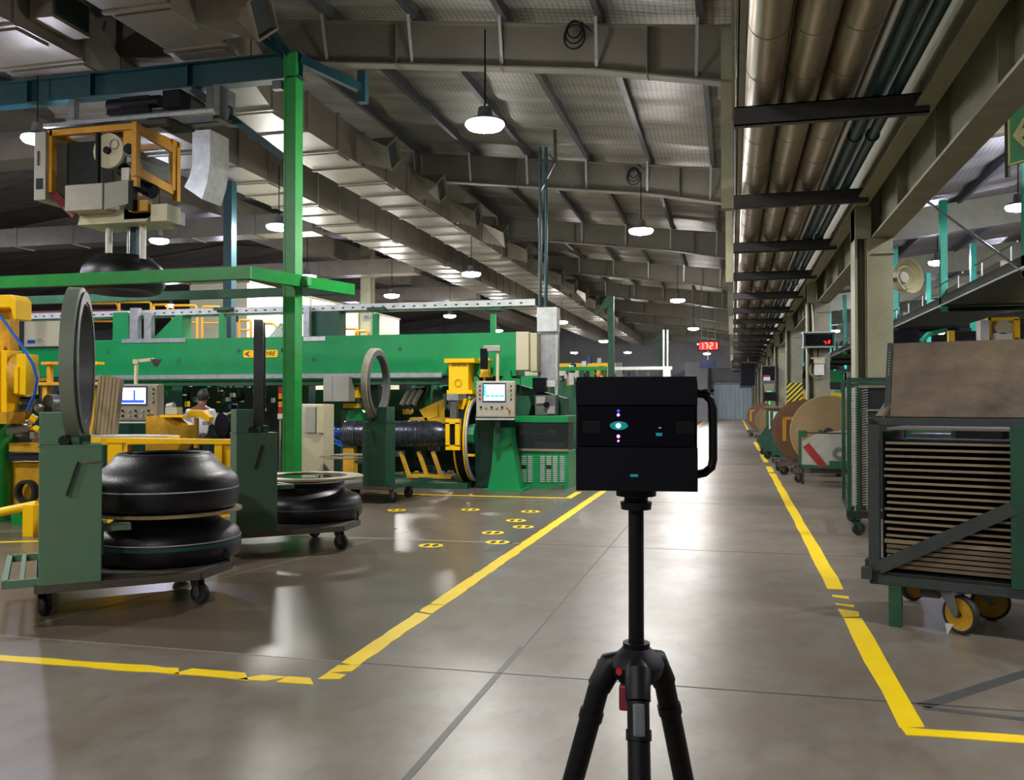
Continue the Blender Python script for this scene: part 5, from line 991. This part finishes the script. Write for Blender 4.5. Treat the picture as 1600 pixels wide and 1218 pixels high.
# clock over the aisle
t = thing('digital_clock', 'red digital clock reading 17:21 hung over the aisle', 'clock', (-1.05, 40, 0)); a_ = ay(1092, 534, 40); b_ = ay(1122, 546, 40); xc = (a_.x+b_.x)/2; t.location = (xc, 40, (a_.z+b_.z)/2)
W = b_.x-a_.x; Hh = a_.z-b_.z; MB().bx(-W/2-.04, W/2+.04, 0, .1, -Hh/2-.05, Hh/2+.05).build('case', M['black'], t); MB().bx(-W/2, W/2, -.005, 0, -Hh/2, Hh/2).build('red_panel', emit('clock_panel_red', 'd80a08', 1.0), t)
for i, ch in enumerate('1721'):
    mb = MB(); seven(mb, ch, (-.32,-.12,.13,.33)[i]*W*1.1, -.014, 0, W*.13, Hh*.72, W*.028); mb.build('digit', M['led_white'], t)
for z in (-.12,.12): MB().bx(-.012+.0,.012,-.02,-.01,z*Hh*1.2-.012,z*Hh*1.2+.012).build('colon_dot', M['led_white'], t)
for x in (-.3,.3): MB().cyl((x,.05,Hh/2),(x,.05,2.9),.01,6).build('hanger', M['steel_mid'], t)
t = thing('ceiling_monitor', 'dark flat screen hanging below the clock near the far wall', 'monitor', (0,0,0)); a_ = ay(1093, 562, 60); b_ = ay(1119, 575, 60); MB().bx(a_.x,b_.x,60,60.1,b_.z,a_.z).build('screen', M['screen_rim'], t); MB().bx((a_.x+b_.x)/2-.03,(a_.x+b_.x)/2+.03,60.1,60.14,a_.z-.3,7.2).build('drop_pole', M['steel_mid'], t)
tag(MB().bx(-.05,.05,56,56.2,3.6,4.1).bx(-.9,0,56,56.06,3.55,3.6).build('beam_mount', M['steel_dark']), 'dark bracket fixed to the far end of the cream beam', 'bracket')
# exit sign
t = thing('exit_sign', 'green hanging exit sign with cream arrow pointing to the aisle', 'sign', (2.62, 9.45, 0), math.radians(90-14+180-16)); 
pc = ax(1575, 212, 2.62); t.location = (2.62, pc.y, pc.z); t.rotation_euler = (0,0,math.radians(-58))
MB().bx(0, 1.1, 0, .02, -.3, .3).build('panel', M['sign_green'], t); MB().bx(0,1.1,-.003,.023,.28,.3).bx(0,1.1,-.003,.023,-.3,-.28).bx(0,.02,-.003,.023,-.3,.3).build('sign_border', M['sign_cream'], t)
MB().prism([(0,0),(.12,.14),(.17,.14),(.1,.04),(.34,.04),(.34,-.04),(.1,-.04),(.17,-.14),(.12,-.14)], (.06,-.006,-.02), (1,0,0), (0,0,1), .004).build('arrow', M['sign_cream'], t)
MB().prism([(0,0),(.2,.16),(.2,0)], (.42,-.006,-.22), (1,0,0), (0,0,1), .004).build('symbol', M['sign_cream'], t)
MB().bx(-.04,0,0,.03,-.4,.4).build('side_channel', M['steel_dark'], t)
for x in (.05,1.0): MB().cyl((x,.01,.3),(x,.01,1.6),.008,6).build('hanger', M['steel_dark'], t)
# fan
t = thing('industrial_fan', 'cream drum fan mounted on the first column with its cone to the conveyor', 'fan', (2.36, 13.5, 3.27), 0)
Mx = Vector((0,0,1)).rotation_difference(Vector((.55,-.75,.1))).to_matrix(); MB().lathe([(.24,.1),(.25,.12),(.17,-.1),(.12,-.2),(.0,-.2)], (0,0,0), Mx, 28).build('shroud', M['cream_light'], t); MB().lathe([(0,.02),(.08,.02),(.1,-.05),(0,-.05)], (0,0,0), Mx, 20).build('motor', M['cabinet_grey'], t); MB().ring((.02,-.03,.0),.16,.15,.01,(.55,-.75,.1),24).build('guard_ring', M['galv'], t); MB().bar((-.3,-.3,-.05),(0,.05,-.05),.05,.05).build('arm', M['cream'], t)
# ================================================================== OVERHEAD CONVEYOR BEYOND THE COLUMNS
t = thing('overhead_conveyor', 'long dark green overhead conveyor with teal hangers beyond the columns', 'conveyor', (0,0,0))
MB().bx(3.8,3.86,5,70,3.3,3.48).bx(5.2,5.26,5,70,3.3,3.48).bx(3.8,5.26,5,70,3.3,3.33).build('belt_frame', M['conveyor'], t); MB().bx(3.9,5.15,5,70,3.46,3.5).build('belt', M['black'], t); MB().bx(3.78,3.8,5,70,3.3,3.325).build('lower_flange', M['galv'], t)
for k, y in enumerate((13.2,18.1,23.2,28.2,33.2,38.2,43,48,53)):
    for x in (3.86, 5.6): MB().bx(x-.06, x+.06, y-.07, y+.07, 3.2, 5.3).build('hanger', M['teal_light'], t)
    MB().bx(3.8,5.7,y-.06,y+.06,3.2,3.28).build('cross_beam', M['conveyor'], t)
for k in range(14):
    y = 10.5+3*k; MB().cyl((3.82,y,3.72),(3.82,y+2.2,3.72),.014,6).build('side_rail', M['galv'], t)
    for q in (.3,1.8): MB().bx(3.81,3.83,y+q-.01,y+q+.01,3.45,3.72).build('rail_bracket', M['galv'], t)
for k in range(10): tag(MB().bx(3.9,4.4,12+2.6*k,12.9+2.6*k,3.505,3.62).build('rubber_strip', M['white_dirty' if k % 3 else 'sign_green']), f'pale rubber strip riding on the overhead conveyor, {ORD[k]} from the near end', 'rubber strip', 'strips on the conveyor')
MB().cyl((3.8,13.3,3.3),(2.9,15.5,4.9),.02,8).build('stay_rod', M['galv'], t)
tag(MB().pb(1385, 515, 1437, 610, 15.5, .8).build('hopper_cabinet', M['black']), 'dark navy hopper cabinet right behind the first column', 'hopper')
# yellow hoist line far on the right
t = thing('far_hoist', 'distant yellow framed hoist with round pulley seen over the leaning sheet', 'hoist', (0,0,0)); Y = 18
mb = MB().pb(1545,496,1592,500,Y,.5).pb(1545,528,1592,534,Y,.5).pb(1543,496,1549,534,Y,.1).pb(1585,498,1594,530,Y,.1); mb.build('frame', M['yellow'], t); MB().pb(1532,500,1546,533,Y-.1,.3).build('cabinet', M['white'], t); MB().disc(ay(1567,511,Y-.05), .13, .06, (0,1,0), 24).build('pulley', M['cabinet'], t); MB().pb(1556,520,1582,530,Y-.08,.2).build('label_box', M['white'], t); MB().pb(1549,500,1585,528,Y+.3,.05).build('back_plate', M['cabinet_grey'], t)
tag(MB().pb(1430,538,1700,543,Y-.3,.2).pb(1482,516,1486,541,Y-.2,.1).pb(1488,516,1492,541,Y-.2,.1).build('yellow_gantry_rail', M['yellow']), 'long yellow rail passing below the distant hoist', 'rail')
tag(MB().pb(1480,545,1640,552,Y+2,.6).pb(1500,552,1506,760,Y+2.1,.1).pb(1590,552,1596,760,Y+2.1,.1).build('work_bench', M['white']), 'white bench edge beneath the distant hoist', 'bench')
tag(MB().tube([ay(1437,535,16), ay(1450,522,16.2), ay(1478,516,17)], .04, 8).build('pale_pipe', M['teal_light']), 'short pale green pipe by the navy hopper', 'pipe')
# ================================================================== FAR BACKGROUND
t = thing('panel_house', 'big cream panelled enclosure standing behind the green machine', 'enclosure', (0,0,0))
MB().bx(-16,-14.05,23.7,36,0,5.08).build('wall_panels', M['container'], t)
MB().bx(-16,-14.0,23.66,36,5.08,5.13).build('roof_edge', M['cream'], t)
for x in (25.7,27.7,29.7,31.7,33.7): MB().bx(-14.06,-14.03,x-.012,x+.012,0,5.05).build('panel_seam', M['cream'], t)
MB().bx(-16,-14.06,23.62,23.7,0,5.05).build('side_panel', M['cabinet'], t); MB().bx(-14.6,-14.35,23.6,23.63,3.9,4.2).build('side_window', M['steel_dark'], t)
t = thing('mezzanine_railing', 'yellow pipe railing along the platform behind the green beam', 'railing', (0,0,0)); Y = 20.5
for (u0,u1,v0,v1) in ((90,130,500,530),(135,185,474,530),(186,236,472,490),(240,262,476,490),(270,308,477,530),(316,344,479,530),(374,392,500,530)):
    a, b, c, d = ay(u0,v1,Y), ay(u0,v0,Y), ay(u1,v0,Y), ay(u1,v1,Y); MB().tube([a,b+(a-b)*.1,b+(c-b)*.06,c+(b-c)*.06,c+(d-c)*.1,d], .035, 8).build('rail_loop', M['orange'], t)
    if v1-v0 > 25: MB().cyl(a+(b-a)*.5, d+(c-d)*.5, .025, 8).build('mid_rail', M['orange'], t)
MB().bx(-22,-9,Y+.2,Y+3,2.4,2.5).build('platform', M['green_dark'], t)
for x in (-21,-17,-13,-9.5): MB().bx(x-.08,x+.08,Y+.3,Y+.46,0,2.4).build('platform_leg', M['green_dark'], t)
for k, (u0,u1) in enumerate(((404,432),(438,452),(535,560),(556,575))):
    a, b, c, d = ay(u0,530,19.5), ay(u0,505+4*k,19.5), ay(u1,505+4*k,19.5), ay(u1,530,19.5); tag(MB().tube([a,b+(a-b)*.2,b+(c-b)*.2,c+(b-c)*.2,c+(d-c)*.2,d], .035, 8).build('rail_hoop', M['orange']), f'bent yellow tube hoop behind the beam, {ORD[k]} toward the aisle', 'tube hoop', 'yellow tube hoops')
tag(MB().bx(-24,-17.2,22,22.2,3.9,4.2).build('maroon_beam', M['maroon']), 'maroon overhead beam seen through the hoop on the nearest trolley', 'beam')
t = thing('notice_sign', 'white notice board with blue and pale sheets behind the yellow press', 'board', (0,0,0)); MB().pb(38,502,110,540,19,.05).build('board', M['container'], t); MB().pb(43,531,54,536,18.97,.02).build('blue_sheet', M['blue'], t); MB().pb(58,528,68,531,18.97,.02).build('pale_sheet', M['white'], t)
t = thing('number_plate', 'white hanging plate with red and black characters above the beam', 'sign', (0,0,0)); pl = ay(575, 496, YB+1.5); MB().bx(pl.x-.12,pl.x+.12,pl.y,pl.y+.02,pl.z-.07,pl.z+.07).build('plate', M['white'], t)
text('plate_lettering', 'FS', .1, M['black'], t, (pl.x-.03, pl.y-.004, pl.z), (PI/2,0,0), .003); text('plate_lettering', '1', .1, M['red'], t, (pl.x+.07, pl.y-.004, pl.z), (PI/2,0,0), .003); MB().cyl((pl.x,pl.y+.01,pl.z+.07),(pl.x,pl.y+.01,pl.z+.14),.006,6).build('hook', M['steel_mid'], t)
# grey columns of the left bay and green posts along the aisle
for k, (u, Y) in enumerate(((571,31.6),(430,44))): p = ay(u, 560, Y); struct('column', MB().bx(p.x-.2,p.x+.2,Y-.03,Y,0,8).bx(p.x-.2,p.x+.2,Y+.4,Y+.43,0,8).bx(p.x-.02,p.x+.02,Y,Y+.4,0,8), M['cream'])
for k, (u, Y, vt) in enumerate(((955,27,462),(1033,44,520))):
    p = ay(u, 600, Y); q = ay(u, vt, Y); t = thing('conveyor_post', f'tall dark green post with bracket head at the aisle edge, {["nearer","farther"][k]} of two', 'post', (p.x, Y, 0)); MB().bx(-.09,.09,-.09,.09,0,q.z).build('shaft', M['green_deep'], t); MB().prism([(-.5,q.z-.6),(0,q.z-.3),(0,q.z),(-.1,q.z)], (0,0,0), (1,0,0), (0,0,1), .1).build('bracket_head', M['green_deep'], t)
t = thing('green_rail_frame', 'bright green portal rail beyond the machine end stand', 'frame', (0,0,0)); MB().pb(868,573,948,578,24,.15).build('rail', M['green_rail'], t); MB().pb(905,578,912,660,24,.15).build('post', M['green_dark'], t); MB().pb(942,578,948,660,24,.15).build('post', M['green_dark'], t)
rnd = random.Random(3)
t = thing('far_machine', 'cluttered distant machine with white and orange parts under the green rail', 'machine', (0,0,0)); MB().pb(868,596,950,705,26,.6).build('base', M['green_dark'], t)
for i in range(30):
    u, v = rnd.uniform(872,950), rnd.uniform(560,600); p = ay(u, v, 25+rnd.uniform(0,.8)); s = rnd.uniform(.05,.16); MB().box(p, (s,.1,s*rnd.uniform(.6,2.5)), rnd.uniform(-.6,.6)).build('component', M[rnd.choice(['steel_dark','white','console_dark','orange','black','screen_rim','galv'])], t)
t = thing('white_frame', 'pale rectangular duct frame spanning past the green post', 'frame', (0,0,0)); MB().pb(960,573,1050,577,35.5,.3).build('beam', M['white'], t); MB().pb(1036,577,1048,690,35.5,.4).build('leg', M['white'], t); MB().pb(1060,594,1085,598,44,.3).build('beam', M['white'], t); MB().pb(1075,598,1085,640,44,.4).build('leg', M['white'], t)
for k, u in enumerate((1037,1043)): tag(MB().cyl(ay(u,573,35.6), ay(u,515,35.6), .035, 8).build('conduit_pipe', M['galv_light']), f'thin pale conduit standing on the white duct frame, {["duct","aisle"][k]} side', 'conduit')
for k, u in enumerate((995,1013)): tag(MB().pb(u-2,580,u+2,660,40,.2).build('frame_post', M['steel_mid']), f'grey post under the white duct frame, {["first","second"][k]} along', 'post')
# rows of far machines filling the left bay
def far_unit(x, y, w, h, cols, label, k):
    r = random.Random(k*7+1); t = thing('production_unit', label, 'machine', (x, y, 0))
    MB().bx(-w/2,w/2,0,.8,0,h*.35).build('base', M[cols[0]], t); MB().bx(-w/2,-w/2+.3,0,.6,h*.35,h).build('side_frame', M[cols[0]], t); MB().bx(w/2-.3,w/2,0,.6,h*.35,h).build('side_frame', M[cols[0]], t); MB().bx(-w/2,w/2,.1,.5,h*.86,h).build('top_beam', M[cols[1]], t)
    for i in range(8): MB().box((r.uniform(-w/2+.4,w/2-.4), r.uniform(-.1,.3), r.uniform(h*.35,h*.8)), (r.uniform(.15,.7),.3,r.uniform(.15,.6))).build('component', M[r.choice(cols)], t)
    return t
DS = ['green and yellow','yellow and grey','green and white','dark green','grey and yellow']
CS = [('green_dark','green','yellow','steel_mid'),('yellow_worn','yellow','cabinet_grey','steel_dark'),('green','cabinet','white','steel_mid'),('green_deep','green_dark','steel_dark','white_dirty'),('steel_mid','yellow','steel_dark','galv')]
n = 0
for row, y in enumerate((22.5, 30, 38, 47, 57)):
    for j, x in enumerate((-6.3, -11.5, -18, -24, -31)):
        if row == 0 and j in (1,2): continue
        if row == 1 and j == 1: continue
        far_unit(x-.6*row*(j > 0), y+.7*j, 3.4, 2.2+.5*((row+j) % 3), CS[(row*2+j) % 5], f'distant {DS[(row*2+j) % 5]} production unit, {ORD[j]} from the aisle in the {ORD[row]} far row', n); n += 1
for j, (x, y) in enumerate(((-14.5,18.8),(-19,17),(-17,12))): far_unit(x, y, 3.2, 2.6, CS[j], ['green and yellow unit beyond the yellow press, deep in the shop','yellow and grey unit far behind the yellow press','green and white unit hidden by the yellow press'][j], 40+j)
n = 0
for row, y in enumerate((16, 22, 30, 40, 52)):
    for j, x in enumerate((4.2, 8.5, 13.5, 19)):
        far_unit(x, y+.6*j, 3.2, 1.9+.3*((row+j) % 3), CS[(row+j*2+3) % 5], f'distant {DS[(row+j*2+3) % 5]} unit beyond the columns, {ORD[j]} from them in the {ORD[row]} row', 60+n); n += 1
t = thing('far_storage_rack', 'long grey storage rack along the far wall beside the strip door', 'rack', (-9, 78, 0))
for z in (.1,1.6,3.1): MB().bx(-6,6,0,1,z,z+.1).build('shelf', M['steel_mid'], t)
for x in (-6,-3,0,3,6): MB().bx(x-.06,x+.06,0,1,0,4.2).build('upright', M['screen_rim'], t)
struct('wall_partition', MB().bx(-3.6,-1.9,70,79,0,4.6), M['wall'])
